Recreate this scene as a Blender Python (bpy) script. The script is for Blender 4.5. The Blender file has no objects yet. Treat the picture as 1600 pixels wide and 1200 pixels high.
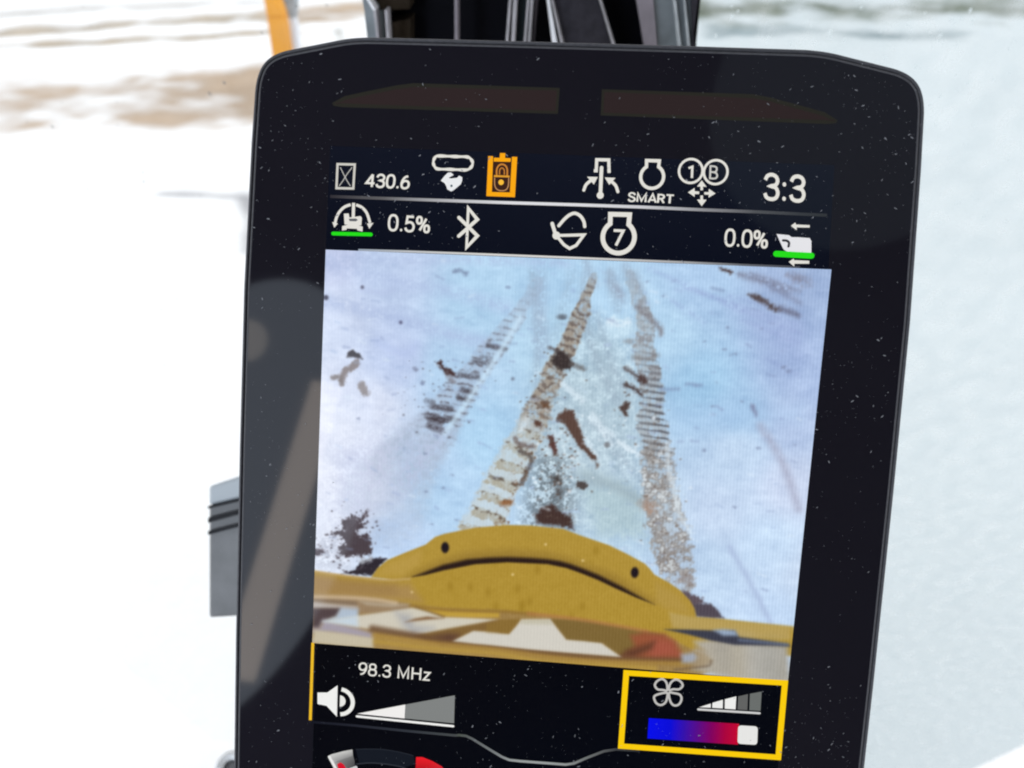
import bpy, math, random
import numpy as np
from mathutils import Matrix, Vector
from mathutils.geometry import tessellate_polygon

random.seed(4)
rng = np.random.default_rng(11)
scene = bpy.context.scene
COL = scene.collection

# ------------------------------------------------------------------ camera
cam_data = bpy.data.cameras.new('camera')
cam_data.sensor_width = 36.0
cam_data.lens = 21.375
cam_data.clip_start = 0.01
cam_data.clip_end = 2000.0
cam_data.dof.use_dof = True
cam_data.dof.focus_distance = 0.168
cam_data.dof.aperture_fstop = 11.0
camera = bpy.data.objects.new('camera', cam_data)
COL.objects.link(camera)
camera.matrix_world = Matrix([list(r) for r in ((0.996901, -0.058266, 0.052856, 0.062363), (0.078578, 0.705333, -0.704507, -0.139828), (0.003768, 0.706477, 0.707726, 1.841755))] + [[0, 0, 0, 1]])
scene.camera = camera

# ------------------------------------------------------------------ daylight through the cab windows (flat overcast)
world = bpy.data.worlds.new('World')
scene.world = world
world.use_nodes = True
bg = world.node_tree.nodes['Background']
bg.inputs[0].default_value = (0.97, 0.985, 1.0, 1)
bg.inputs[1].default_value = 1.35


def area_lamp(name, loc, target, sx, sy, roll, power, color, shape='RECTANGLE'):
    d = bpy.data.lights.new(name, 'AREA')
    d.shape = shape
    d.size, d.size_y = sx, sy
    d.energy = power
    d.color = color
    o = bpy.data.objects.new(name, d)
    COL.objects.link(o)
    o.location = loc
    q = (Vector(target) - Vector(loc)).to_track_quat('-Z', 'Y')
    o.rotation_euler = (q.to_matrix() @ Matrix.Rotation(math.radians(roll), 3, 'Z')).to_euler()
    return o


# side window daylight, and strip and disc lamps added for reflections in the glass
for k in range(6):
    area_lamp('side_window_light', (-0.3809, -0.7024, 1.9798), (-0.022, -0.047, 1.7003), 0.37 - 0.04 * k, 0.68 - 0.08 * k, 0, 1.35 * (1 - 0.11 * k) ** 2, (0.74, 0.86, 1.0), 'ELLIPSE')
area_lamp('strip_reflection_lamp', (-0.3032, -0.7259, 1.9455), (-0.0075, -0.0522, 1.694), 0.048, 0.43, 0, 0.28, (1.0, 0.82, 0.66))  # added lamp, gives the warm strip reflected in the left bezel
area_lamp('disc_reflection_lamp', (-0.3765, -0.5764, 2.1599), (-0.0212, -0.0173, 1.7298), 0.055, 0.062, 0, 0.02, (1.0, 0.86, 0.7), 'ELLIPSE')  # added lamp, gives the small disc reflected in the left bezel
for k in range(5):
    area_lamp('top_right_reflection_lamp', (0.3304, -0.203, 2.1814), (0.1434, 0.0417, 1.7762), 0.25 - 0.04 * k, 0.26 - 0.04 * k, 0, 0.045 * (1 - 0.16 * k) ** 2, (0.7, 0.88, 1.0), 'ELLIPSE')  # added lamps for a faint bluish reflection at the glass's top right


scene.view_settings.view_transform = 'Standard'
scene.view_settings.look = 'None'
scene.view_settings.exposure = 0.0
scene.view_settings.gamma = 1.0
scene.cycles.max_bounces = 6
scene.cycles.filter_width = 2.1
scene.cycles.transparent_max_bounces = 12


# ------------------------------------------------------------------ helpers
def lin(c):
    c = np.asarray(c, float) / 255.0
    return np.where(c <= 0.04045, c / 12.92, ((c + 0.055) / 1.055) ** 2.4)


def tag(o, label=None, category=None, group=None, kind=None):
    if label: o['label'] = label
    if category: o['category'] = category
    if group: o['group'] = group
    if kind: o['kind'] = kind
    return o


def link(name, me, mat=None, parent=None):
    o = bpy.data.objects.new(name, me)
    COL.objects.link(o)
    if mat: me.materials.append(mat)
    if parent: o.parent = parent
    return o


def mesh_from(name, verts, faces, smooth=False):
    me = bpy.data.meshes.new(name)
    me.from_pydata([tuple(v) for v in verts], [], [tuple(f) for f in faces])
    me.update()
    if smooth:
        me.polygons.foreach_set('use_smooth', [True] * len(me.polygons))
    return me


def empty(name, loc=(0, 0, 0)):
    o = bpy.data.objects.new(name, None)
    COL.objects.link(o)
    o.location = loc
    o.empty_display_size = 0.02
    return o


def principled(name, base, rough=0.5, spec=0.5, metallic=0.0, noise=None, bump=None):
    m = bpy.data.materials.new(name)
    m.use_nodes = True
    nt = m.node_tree
    b = nt.nodes['Principled BSDF']
    b.inputs['Base Color'].default_value = (*base, 1)
    b.inputs['Roughness'].default_value = rough
    b.inputs['Specular IOR Level'].default_value = spec
    b.inputs['Metallic'].default_value = metallic
    tc = nt.nodes.new('ShaderNodeTexCoord')
    if noise:
        scale, amount = noise
        n = nt.nodes.new('ShaderNodeTexNoise')
        n.inputs['Scale'].default_value = scale
        n.inputs['Detail'].default_value = 6
        nt.links.new(tc.outputs['Object'], n.inputs['Vector'])
        r = nt.nodes.new('ShaderNodeMapRange')
        r.inputs['From Min'].default_value = 0.3
        r.inputs['From Max'].default_value = 0.7
        r.inputs['To Min'].default_value = 1 - amount
        r.inputs['To Max'].default_value = 1 + amount
        nt.links.new(n.outputs['Fac'], r.inputs['Value'])
        mx = nt.nodes.new('ShaderNodeVectorMath')
        mx.operation = 'SCALE'
        mx.inputs[0].default_value = base
        nt.links.new(r.outputs['Result'], mx.inputs['Scale'])
        nt.links.new(mx.outputs['Vector'], b.inputs['Base Color'])
    if bump:
        scale, strength, dist = bump
        n = nt.nodes.new('ShaderNodeTexNoise')
        n.inputs['Scale'].default_value = scale
        n.inputs['Detail'].default_value = 4
        nt.links.new(tc.outputs['Object'], n.inputs['Vector'])
        bp = nt.nodes.new('ShaderNodeBump')
        bp.inputs['Strength'].default_value = strength
        bp.inputs['Distance'].default_value = dist
        nt.links.new(n.outputs['Fac'], bp.inputs['Height'])
        nt.links.new(bp.outputs['Normal'], b.inputs['Normal'])
    return m


GLOSS = 0.3          # anti-reflective front glass: weak mirror of the dim cab behind the viewer


def light_material(name, gloss_rough=0.05):
    """Lit display pixels behind the coated front glass: emission from the 'Col' attribute."""
    m = bpy.data.materials.new(name)
    m.use_nodes = True
    nt = m.node_tree
    b = nt.nodes['Principled BSDF']
    b.inputs['Base Color'].default_value = (0.0003, 0.0003, 0.0005, 1)
    b.inputs['Roughness'].default_value = gloss_rough
    b.inputs['Specular IOR Level'].default_value = GLOSS
    a = nt.nodes.new('ShaderNodeAttribute')
    a.attribute_name = 'Col'
    nt.links.new(a.outputs['Color'], b.inputs['Emission Color'])
    b.inputs['Emission Strength'].default_value = 1.0
    return m


M_LIGHT = light_material('display_pixels')
M_GLASS = principled('coated_black_glass', (0.0115, 0.0102, 0.0150), 0.05, GLOSS)
M_RUBBER = principled('black_rubber_rim', (0.085, 0.083, 0.092), 0.5, 0.3, noise=(900, 0.15), bump=(4000, 0.15, 0.0001))
M_HOUSING = principled('black_plastic_housing', (0.02, 0.02, 0.022), 0.5, 0.4, bump=(3000, 0.2, 0.0001))
M_TINT = principled('smoked_indicator_window', (0.042, 0.026, 0.025), 0.25, 0.06)
M_TINT_EDGE = principled('smoked_window_border', (0.034, 0.031, 0.023), 0.25, 0.06)

# ------------------------------------------------------------------ outside: snow ground and dirt
def value_noise(X, Y, seed=0):
    xi = np.floor(X).astype(int); yi = np.floor(Y).astype(int)
    fx = X - xi; fy = Y - yi
    fx = fx * fx * (3 - 2 * fx); fy = fy * fy * (3 - 2 * fy)
    def h(a, b):
        n = (a * 374761393 + b * 668265263 + seed * 974711) & 0x7fffffff
        n = ((n ^ (n >> 13)) * 1274126177) & 0x7fffffff
        return ((n ^ (n >> 16)) & 0xffff) / 65535.0
    return (h(xi, yi) * (1 - fx) + h(xi + 1, yi) * fx) * (1 - fy) + (h(xi, yi + 1) * (1 - fx) + h(xi + 1, yi + 1) * fx) * fy


def fbm(X, Y, scale, octaves=4, seed=0):
    s = 0; a = 1; t = 0
    for i in range(octaves):
        s = s + a * value_noise(X * scale * 2 ** i + 31.7 * i, Y * scale * 2 ** i + 17.3 * i, seed + i)
        t += a; a *= 0.55
    return s / t


def grid_mesh(name, xs, ys, zfun):
    X, Y = np.meshgrid(xs, ys)
    Zv = zfun(X, Y)
    co = np.stack([X, Y, Zv], -1).reshape(-1, 3)
    nx, ny = len(xs), len(ys)
    i = np.arange(nx * ny).reshape(ny, nx)
    f = np.stack([i[:-1, :-1], i[:-1, 1:], i[1:, 1:], i[1:, :-1]], -1).reshape(-1, 4)
    return quad_mesh(name, co, f)


def quad_mesh(name, co, f, smooth=True):
    me = bpy.data.meshes.new(name)
    me.vertices.add(len(co)); me.vertices.foreach_set('co', co.astype(np.float32).ravel())
    me.loops.add(f.size); me.loops.foreach_set('vertex_index', f.astype(np.int32).ravel())
    me.polygons.add(len(f)); me.polygons.foreach_set('loop_start', np.arange(0, f.size, 4, dtype=np.int32))
    if smooth: me.polygons.foreach_set('use_smooth', np.ones(len(f), dtype=bool))
    me.update(calc_edges=True)
    return me


def sdf(pts, X, Y):
    """signed distance to a polygon, positive inside"""
    d2 = np.full(X.shape, 1e9); ins = np.zeros(X.shape, bool)
    for (ax, ay), (bx_, by_) in zip(pts, list(pts[1:]) + [pts[0]]):
        ex, ey = bx_ - ax, by_ - ay
        t = np.clip(((X - ax) * ex + (Y - ay) * ey) / (ex * ex + ey * ey + 1e-9), 0, 1)
        d2 = np.minimum(d2, (X - ax - t * ex) ** 2 + (Y - ay - t * ey) ** 2)
        ins ^= ((ay > Y) != (by_ > Y)) & (X < ex * (Y - ay) / (by_ - ay + 1e-12) + ax)
    return np.where(ins, 1, -1) * np.sqrt(d2)


def axis(lo, hi, step, far, n):
    """fine steps between lo and hi, growing steps out to +-far"""
    a = np.arange(lo, hi, step); k = (np.arange(1, n + 1) / n) ** 3
    return np.concatenate([(lo - k * (far + lo))[::-1], a, hi + k * (far - hi)])
gxs, gys = axis(-6.5, 6.5, 0.04, 900, 26), axis(0.2, 9.5, 0.035, 900, 26)
GRX, GRY = np.meshgrid(gxs, gys)
NA = fbm(GRX + 60, GRY + 60, 0.8, 5, 21) - 0.5
NB = fbm(GRX + 60, GRY * 1.6 + 60, 2.6, 4, 23) - 0.5
SNOW_C = np.ones(GRX.shape + (3,)) * np.array([0.9, 0.905, 0.92])
SNOW_C *= (1 + NA * 0.06 + NB * 0.05)[..., None]
ground_h = (fbm(GRX + 60, GRY + 60, 0.9, 4, 5) - 0.5) * 0.05 * np.exp(-(GRX ** 2 + GRY ** 2) / 800) + NB * 0.012
for pts, col, edge, cover in (
        ([(-5.015, 4.949), (-3.7, 5.225), (-3.025, 5.384), (-2.354, 5.615), (-1.943, 4.4), (-2.537, 4.275), (-3.105, 4.131), (-4.252, 3.938)], (0.42, 0.32, 0.235), 0.5, 0.66),
        ([(-5.595, 5.718), (-4.659, 6.04), (-2.84, 6.656), (-2.795, 6.527), (-4.579, 5.908), (-5.49, 5.578)], (0.4, 0.33, 0.25), 0.22, 0.8),
        ([(-5.997, 6.251), (-5.007, 6.613), (-3.115, 7.23), (-3.036, 7.013), (-4.877, 6.399), (-5.848, 6.052)], (0.42, 0.36, 0.29), 0.3, 0.75),
        ([(-6.46, 6.863), (-5.198, 7.296), (-3.357, 7.692), (-3.308, 7.557), (-5.11, 7.145), (-6.321, 6.679)], (0.55, 0.54, 0.53), 0.35, 0.7),
        ([(-3.072, 7.312), (-2.034, 7.79), (-1.622, 7.22), (-2.919, 6.879)], (0.45, 0.35, 0.26), 0.4, 0.62),
        ([(-2.818, 6.865), (-2.692, 6.901), (-2.272, 5.764), (-2.377, 5.754)], (0.55, 0.45, 0.33), 0.3, 0.6),
        ([(-2.299, 6.729), (-2.246, 6.734), (-2.081, 6.237), (-2.13, 6.233)], (0.3, 0.3, 0.26), 0.12, 0.9),
        ([(-2.391, 3.196), (-1.914, 3.212), (-1.908, 3.238), (-1.709, 3.23), (-1.462, 2.56), (-1.6, 2.586), (-1.884, 3.158), (-2.371, 3.157)], (0.36, 0.36, 0.38), 0.08, 1.0),
        ([(1.641, 7.143), (2.821, 7.162), (4.095, 7.146), (4, 6.923), (2.75, 6.913), (1.605, 6.915)], (0.38, 0.43, 0.45), 0.35, 0.7),
        ([(1.351, 8.085), (2.246, 8.199), (3.124, 8.226), (5.707, 8.416), (5.454, 7.938), (2.975, 7.704), (2.136, 7.65), (1.287, 7.519)], (0.2, 0.215, 0.16), 0.7, 0.85)):
    d = sdf(pts, GRX, GRY)
    m = np.clip((d + edge * (NA * 1.2 + NB * 1.1)) / edge * 1.4 + 0.55, 0, 1)
    m = m * np.clip(cover + 0.25 + NA * 1.6 + NB * 2.2, 0, 1)
    SNOW_C = SNOW_C * (1 - m[..., None]) + np.array(col) * (1 + NB * 0.7)[..., None] * m[..., None]
    ground_h -= 0.02 * m
gi = np.arange(GRX.size).reshape(GRX.shape)
gf4 = np.stack([gi[:-1, :-1], gi[:-1, 1:], gi[1:, 1:], gi[1:, :-1]], -1).reshape(-1, 4)
gme = quad_mesh('snow_ground', np.stack([GRX, GRY, ground_h], -1).reshape(-1, 3), gf4)
gat = gme.color_attributes.new('Col', 'FLOAT_COLOR', 'POINT')
gat.data.foreach_set('color', np.concatenate([np.clip(SNOW_C, 0, 0.95).reshape(-1, 3), np.ones((GRX.size, 1))], 1).astype(np.float32).ravel())
M_SNOW = principled('snow_and_thawed_dirt', (0.9, 0.91, 0.93), 0.75, 0.2, bump=(14, 0.4, 0.03))
_a = M_SNOW.node_tree.nodes.new('ShaderNodeAttribute'); _a.attribute_name = 'Col'
M_SNOW.node_tree.links.new(_a.outputs['Color'], M_SNOW.node_tree.nodes['Principled BSDF'].inputs['Base Color'])
tag(link('snow_ground', gme, M_SNOW), 'snow with brown strips of thawed dirt outside the cab windows', kind='structure')

# dim lining of the cab roof and rear wall, mirrored in the front glass
M_LINING = principled('charcoal_headliner', (0.05, 0.05, 0.056), 0.9, 0.1, noise=(4, 0.3))
prof = [(0.32, 2.36), (0.0, 2.40), (-0.6, 2.42), (-1.0, 2.38), (-1.2, 2.25), (-1.28, 2.0), (-1.3, 1.2), (-1.3, 0.9)]
LV = [(x, y, zz) for y, zz in prof for x in (-1.0, 1.0)]
tag(link('cab_lining', mesh_from('cab_lining', LV, [(2 * i, 2 * i + 1, 2 * i + 3, 2 * i + 2) for i in range(len(prof) - 1)]), M_LINING), kind='structure')

# ------------------------------------------------------------------ cab: panes, pillar, console
def pane_material(name, tint, haze, haze_col):
    m = bpy.data.materials.new(name); m.use_nodes = True
    nt = m.node_tree; out = nt.nodes['Material Output']; nt.nodes.remove(nt.nodes['Principled BSDF'])
    t = nt.nodes.new('ShaderNodeBsdfTransparent'); t.inputs[0].default_value = (*tint, 1)
    d = nt.nodes.new('ShaderNodeBsdfTranslucent'); d.inputs[0].default_value = (*haze_col, 1)
    g = nt.nodes.new('ShaderNodeBsdfGlossy'); g.inputs['Roughness'].default_value = 0.03
    tc = nt.nodes.new('ShaderNodeTexCoord')
    n = nt.nodes.new('ShaderNodeTexNoise'); n.inputs['Scale'].default_value = 55; n.inputs['Detail'].default_value = 8
    nt.links.new(tc.outputs['Object'], n.inputs['Vector'])
    r = nt.nodes.new('ShaderNodeMapRange'); r.inputs['From Min'].default_value = 0.35; r.inputs['From Max'].default_value = 0.75
    r.inputs['To Min'].default_value = 0.0; r.inputs['To Max'].default_value = haze
    nt.links.new(n.outputs['Fac'], r.inputs['Value'])
    a = nt.nodes.new('ShaderNodeMixShader'); nt.links.new(r.outputs['Result'], a.inputs[0])
    nt.links.new(t.outputs[0], a.inputs[1]); nt.links.new(d.outputs[0], a.inputs[2])
    b = nt.nodes.new('ShaderNodeMixShader'); b.inputs[0].default_value = 0.03
    nt.links.new(a.outputs[0], b.inputs[1]); nt.links.new(g.outputs[0], b.inputs[2])
    nt.links.new(b.outputs[0], out.inputs['Surface'])
    return m


def slab(name, quad, thick, mat, parent=None, away=(0, 1, 0)):
    q = [Vector(p) for p in quad]; d = Vector(away).normalized() * thick
    V = q + [p + d for p in q]
    F = [(0, 1, 2, 3), (7, 6, 5, 4), (0, 4, 5, 1), (1, 5, 6, 2), (2, 6, 7, 3), (3, 7, 4, 0)]
    return link(name, mesh_from(name, V, F), mat, parent)


def long_slab(name, tl, tr, br, bl, thick, mat, parent=None, up=3.0, down=5.0):
    """A pillar strip given by a short stretch of its face, run on upward and downward along its own edges."""
    tl, tr, br, bl = [Vector(p) for p in (tl, tr, br, bl)]
    q = [tl + (tl - bl) * up, tr + (tr - br) * up, br + (br - tr) * down, bl + (bl - tl) * down]
    return slab(name, q, thick, mat, parent)


def bevel(o, w, seg=2):
    b = o.modifiers.new('bevel', 'BEVEL'); b.width = w; b.segments = seg; b.limit_method = 'ANGLE'
    return o


M_DROP = bpy.data.materials.new('water_drop'); M_DROP.use_nodes = True
_n = M_DROP.node_tree; _t = _n.nodes.new('ShaderNodeBsdfTranslucent'); _t.inputs[0].default_value = (0.95, 0.97, 0.98, 1)
_n.links.new(_t.outputs[0], _n.nodes['Material Output'].inputs['Surface'])
M_DROPD = principled('dirt_fleck', (0.25, 0.24, 0.23), 0.4, 0.4)


def window(name, label, x0, x1, z0, z1, y, mat, drops, dmat, dr):
    w = empty(name, ((x0 + x1) / 2, y, z0))
    tag(w, label, 'window')
    off = Vector(((x0 + x1) / 2, y, z0))
    q = [Vector(p) - off for p in ((x0, y, z1), (x1, y, z1), (x1, y, z0), (x0, y, z0))]
    link('pane', mesh_from('pane', q, [(0, 1, 2, 3)]), mat, w)
    V, F = [], []
    for (cx, cz) in drops:
        r = dr * random.uniform(0.4, 1.3); st = random.uniform(0.8, 1.9); a = random.uniform(-0.7, 0.7)
        b = len(V); n = 7
        for k in range(n):
            t = 2 * math.pi * k / n
            ex, ez = r * math.cos(t), r * st * math.sin(t)
            V.append(Vector((cx + ex * math.cos(a) - ez * math.sin(a), y - 0.0002, cz + ex * math.sin(a) + ez * math.cos(a))) - off)
        V.append(Vector((cx, y - 0.0002 - r * 0.5, cz)) - off)
        F += [(b + k, b + (k + 1) % n, b + n) for k in range(n)]
    d = link('water_drops', mesh_from('water_drops', V, F, True), dmat, w)
    tag(d, kind='stuff')
    return w


M_PANE_L = pane_material('clear_side_glass', (0.97, 0.98, 0.98), 0.05, (0.9, 0.9, 0.9))
M_PANE_R = pane_material('wet_windscreen_glass', (0.62, 0.69, 0.71), 0.35, (0.8, 0.84, 0.85))
ld = [(random.uniform(-0.32, -0.07), random.uniform(1.35, 1.86)) for _ in range(150)]
window('side_window', 'clear side window pane with small dirt flecks beside the pillar', -0.75, (-0.0546, 0.262, 1.7386)[0], 0.05, 2.15, 0.262, M_PANE_L, ld, M_DROPD, 0.0006)
rd = [(0.145 + abs(random.gauss(0, 0.16)), random.uniform(1.2, 1.86)) for _ in range(1500)]
window('windscreen', 'wet hazy windscreen pane speckled with water drops', (0.1357, 0.262, 1.7431)[0], 1.0, 0.05, 2.15, 0.262, M_PANE_R, rd, M_DROP, 0.0007)

M_P_BLACK = principled('pillar_black_plastic', (0.002, 0.002, 0.004), 0.5, 0.05, noise=(60, 0.2))
M_P_DARK = principled('pillar_charcoal_plastic', (0.03, 0.028, 0.036), 0.55, 0.15, noise=(300, 0.2), bump=(2500, 0.2, 0.0002))
M_P_BROWN = principled('pillar_brown_foam', (0.03, 0.022, 0.015), 0.9, 0.05, noise=(150, 0.3))
M_P_LINE = principled('bare_metal_and_highlight', (0.36, 0.345, 0.365), 0.35, 0.5, noise=(120, 0.2))
M_P_BRIGHT = principled('bright_metal_and_highlight', (0.8, 0.8, 0.83), 0.3, 0.5, noise=(120, 0.15))
M_P_GREY = principled('grey_window_seal', (0.2, 0.225, 0.24), 0.6, 0.3, noise=(90, 0.2))
M_P_MAUVE = principled('mauve_grey_trim', (0.23, 0.205, 0.23), 0.6, 0.3, noise=(90, 0.15))
M_P_PALE = principled('pale_grey_trim', (0.42, 0.45, 0.47), 0.5, 0.3, noise=(200, 0.2))
M_P_TEAL = principled('dark_teal_glass_edge', (0.014, 0.02, 0.023), 0.2, 0.4)

pil = empty('cab_pillar', (0.0359, 0.2, 1.7562))
tag(pil, 'black cab pillar with metal edge strips behind the monitor', 'pillar')
def pp(o):
    o.parent = pil
    o.matrix_parent_inverse = Matrix.Translation(-Vector(pil.location))
    return o
pp(long_slab('panel', (-0.0354, 0.215, 1.7595), (0.0989, 0.215, 1.7624), (0.1042, 0.215, 1.7453), (-0.0361, 0.215, 1.7417), 0.03, M_P_BLACK))
pp(slab('foam_block', [(-0.0319, 0.2, 1.7788), (-0.0128, 0.2, 1.7792), (-0.0151, 0.2, 1.7595), (-0.0336, 0.2, 1.7585)], 0.012, M_P_BROWN))
pp(slab('foam_block', [(-0.026, 0.2, 1.7528), (-0.0153, 0.2, 1.7553), (-0.0181, 0.2, 1.731), (-0.0291, 0.2, 1.7307)], 0.012, M_P_BROWN))
pp(slab('window_seal', [(-0.0353, 0.19, 1.766), (-0.0343, 0.19, 1.766), (-0.0302, 0.19, 1.761), (-0.0352, 0.19, 1.7609)], 0.05, M_P_GREY))
pp(slab('window_seal', [(-0.0352, 0.19, 1.7609), (-0.0302, 0.19, 1.761), (-0.0313, 0.19, 1.7211), (-0.0369, 0.19, 1.7209)], 0.05, M_P_GREY))
pp(slab('edge_strip', [(-0.0329, 0.186, 1.7677), (-0.0317, 0.186, 1.7677), (-0.0284, 0.186, 1.762), (-0.0297, 0.186, 1.762)], 0.006, M_P_BRIGHT))  # white highlight on the seal's chamfer, built as a pale strip
pp(slab('edge_strip', [(-0.0297, 0.186, 1.762), (-0.0284, 0.186, 1.762), (-0.0295, 0.186, 1.7226), (-0.0309, 0.186, 1.7225)], 0.006, M_P_LINE))  # the same chamfer highlight carried down as a strip
pp(slab('edge_strip', [(-0.0241, 0.186, 1.7621), (-0.0228, 0.186, 1.7621), (-0.0254, 0.186, 1.7227), (-0.0269, 0.186, 1.7227)], 0.006, M_P_LINE))
for nm, a, b, c, d, m_ in (
        ('edge_strip', (0.0092, 0.19, 1.7662), (0.0106, 0.19, 1.7662), (0.0098, 0.19, 1.7497), (0.0083, 0.19, 1.7497), M_P_MAUVE),
        ('edge_strip', (0.0353, 0.188, 1.7672), (0.0365, 0.188, 1.7672), (0.0351, 0.188, 1.7509), (0.0339, 0.188, 1.7509), M_P_LINE),
        ('edge_strip', (0.0374, 0.188, 1.7672), (0.0392, 0.188, 1.7673), (0.0383, 0.188, 1.751), (0.0366, 0.188, 1.751), M_P_LINE),
        ('glass_edge', (0.0389, 0.194, 1.7659), (0.0434, 0.194, 1.766), (0.0421, 0.194, 1.7494), (0.038, 0.194, 1.7493), M_P_TEAL),
        ('edge_strip', (0.0439, 0.188, 1.7674), (0.0449, 0.188, 1.7674), (0.0439, 0.188, 1.7511), (0.0427, 0.188, 1.7511), M_P_LINE),
        ('edge_strip', (0.0455, 0.188, 1.7674), (0.0467, 0.188, 1.7674), (0.0459, 0.188, 1.7512), (0.0447, 0.188, 1.7512), M_P_LINE),
        ('glass_edge', (0.0471, 0.2, 1.7647), (0.0486, 0.2, 1.7647), (0.0476, 0.2, 1.7479), (0.0466, 0.2, 1.7479), M_P_MAUVE),
        ('edge_strip', (0.0531, 0.186, 1.768), (0.0545, 0.186, 1.768), (0.0584, 0.186, 1.7521), (0.0562, 0.186, 1.752), M_P_BRIGHT),
        ('edge_strip', (0.0551, 0.186, 1.768), (0.056, 0.186, 1.7681), (0.0612, 0.186, 1.7521), (0.0599, 0.186, 1.7521), M_P_LINE),
        ('charcoal_panel', (0.0561, 0.192, 1.7667), (0.0775, 0.192, 1.7672), (0.0845, 0.192, 1.7511), (0.0613, 0.192, 1.7505), M_P_DARK),
        ('edge_strip', (0.0773, 0.188, 1.7681), (0.0782, 0.188, 1.7681), (0.0855, 0.188, 1.7522), (0.0844, 0.188, 1.7522), M_P_LINE),
        ('trim_strip', (0.0951, 0.195, 1.7669), (0.1031, 0.195, 1.7671), (0.1074, 0.195, 1.7508), (0.1006, 0.195, 1.7507), M_P_MAUVE),
        ('grey_trim', (0.1038, 0.2, 1.7659), (0.123, 0.2, 1.7664), (0.1274, 0.2, 1.75), (0.1082, 0.2, 1.7495), M_P_GREY),
        ('pale_rib', (0.1125, 0.196, 1.767), (0.1137, 0.196, 1.7671), (0.119, 0.196, 1.7509), (0.1174, 0.196, 1.7508), M_P_PALE),
        ('pale_rib', (0.1173, 0.196, 1.7671), (0.1181, 0.196, 1.7671), (0.1233, 0.196, 1.751), (0.1221, 0.196, 1.7509), M_P_PALE),
        ('seal_lip', (0.1208, 0.196, 1.7672), (0.1244, 0.196, 1.7673), (0.1254, 0.196, 1.751), (0.1251, 0.196, 1.751), M_P_DARK)):
    dn = 1.0 if nm == 'seal_lip' else 4.0
    o = pp(long_slab(nm, a, b, c, d, 0.008, m_, None, 1.5, dn - 0.5))
    bevel(o, 0.0004)

# orange post and bracket outside the side window
M_ORANGE = principled('orange_paint', (0.82, 0.36, 0.035), 0.55, 0.3, noise=(6, 0.15))
M_BRACKET = principled('grey_cast_bracket', (0.3, 0.32, 0.34), 0.6, 0.3, noise=(25, 0.4))
M_BRACKET2 = principled('pale_bracket', (0.74, 0.77, 0.83), 0.6, 0.3)
post = empty('orange_post', (-0.5856, 1.3505, 1.3955))
tag(post, 'orange painted steel post with grey bracket outside side window', 'post')
def po(o):
    o.parent = post; o.matrix_parent_inverse = Matrix.Translation(-Vector(post.location)); return o
po(bevel(slab('post', [(-0.6408, 1.4455, 1.4943), (-0.6114, 1.4479, 1.4944), (-0.5838, 1.4009, 1.4455), (-0.625, 1.3976, 1.4454)], 0.03, M_ORANGE), 0.004))
po(bevel(slab('post', [(-0.625, 1.3976, 1.4454), (-0.5838, 1.4009, 1.4455), (-0.2509, 0.2522, 0.2772), (-0.292, 0.249, 0.2771)], 0.03, M_ORANGE), 0.004))
po(bevel(slab('bracket', [(-0.6243, 1.482, 1.4869), (-0.5748, 1.4859, 1.4871), (-0.5734, 1.4326, 1.4339), (-0.5949, 1.4362, 1.4392)], 0.03, M_BRACKET), 0.003))
po(bevel(slab('bracket_leg', [(-0.5932, 1.4342, 1.4371), (-0.5704, 1.4328, 1.4339), (-0.2966, 0.2575, 0.2436), (-0.3972, 0.2496, 0.2432)], 0.02, M_BRACKET2), 0.003))

# side console and lever, at the left of the monitor
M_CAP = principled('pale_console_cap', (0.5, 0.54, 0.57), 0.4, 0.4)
M_CONS = principled('grey_console_plastic', (0.2, 0.2, 0.205), 0.5, 0.4, noise=(80, 0.15), bump=(2500, 0.2, 0.0002))
M_STRIP = principled('console_rubber', (0.006, 0.006, 0.01), 0.5, 0.2)
cons = empty('side_console', (-0.09, -0.0211, 1.5475))
tag(cons, 'grey plastic side console with black rubber strips left of monitor', 'console')
def pc(o):
    o.parent = cons; o.matrix_parent_inverse = Matrix.Translation(-Vector(cons.location)); return o
AW = (0.0095, 0.5647, 1.134); CP = (0.0624, -0.1398, 1.8418)
away = (AW[0] - CP[0], AW[1] - CP[1], AW[2] - CP[2])
pc(bevel(slab('cap', [(-0.0998, 0.0241, 1.5932), (-0.0794, 0.0307, 1.5982), (-0.0787, 0.0224, 1.5899), (-0.0992, 0.0174, 1.5865)], 0.03, M_CAP, None, away), 0.0015, 3))
pc(bevel(slab('body', [(-0.0998, 0.018, 1.5856), (-0.0792, 0.023, 1.5891), (-0.0757, -0.0188, 1.5472), (-0.0965, -0.0214, 1.5462)], 0.03, M_CONS, None, away), 0.0015, 3))
for y0, y1 in ((789, 793), (806, 813), (827, 832)):
    pc(slab('rubber_strip', {789: [(-0.099, 0.0167, 1.5871), (-0.0783, 0.0221, 1.591), (-0.0782, 0.021, 1.5899), (-0.0989, 0.0158, 1.5862)],
                             806: [(-0.0986, 0.0127, 1.5831), (-0.0779, 0.0181, 1.587), (-0.0778, 0.0166, 1.5854), (-0.0985, 0.0109, 1.5813)],
                             827: [(-0.0983, 0.008, 1.5784), (-0.0775, 0.0134, 1.5823), (-0.0775, 0.0123, 1.5812), (-0.0981, 0.0067, 1.5771)]}[y0], 0.004, M_STRIP, None, away))

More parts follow.
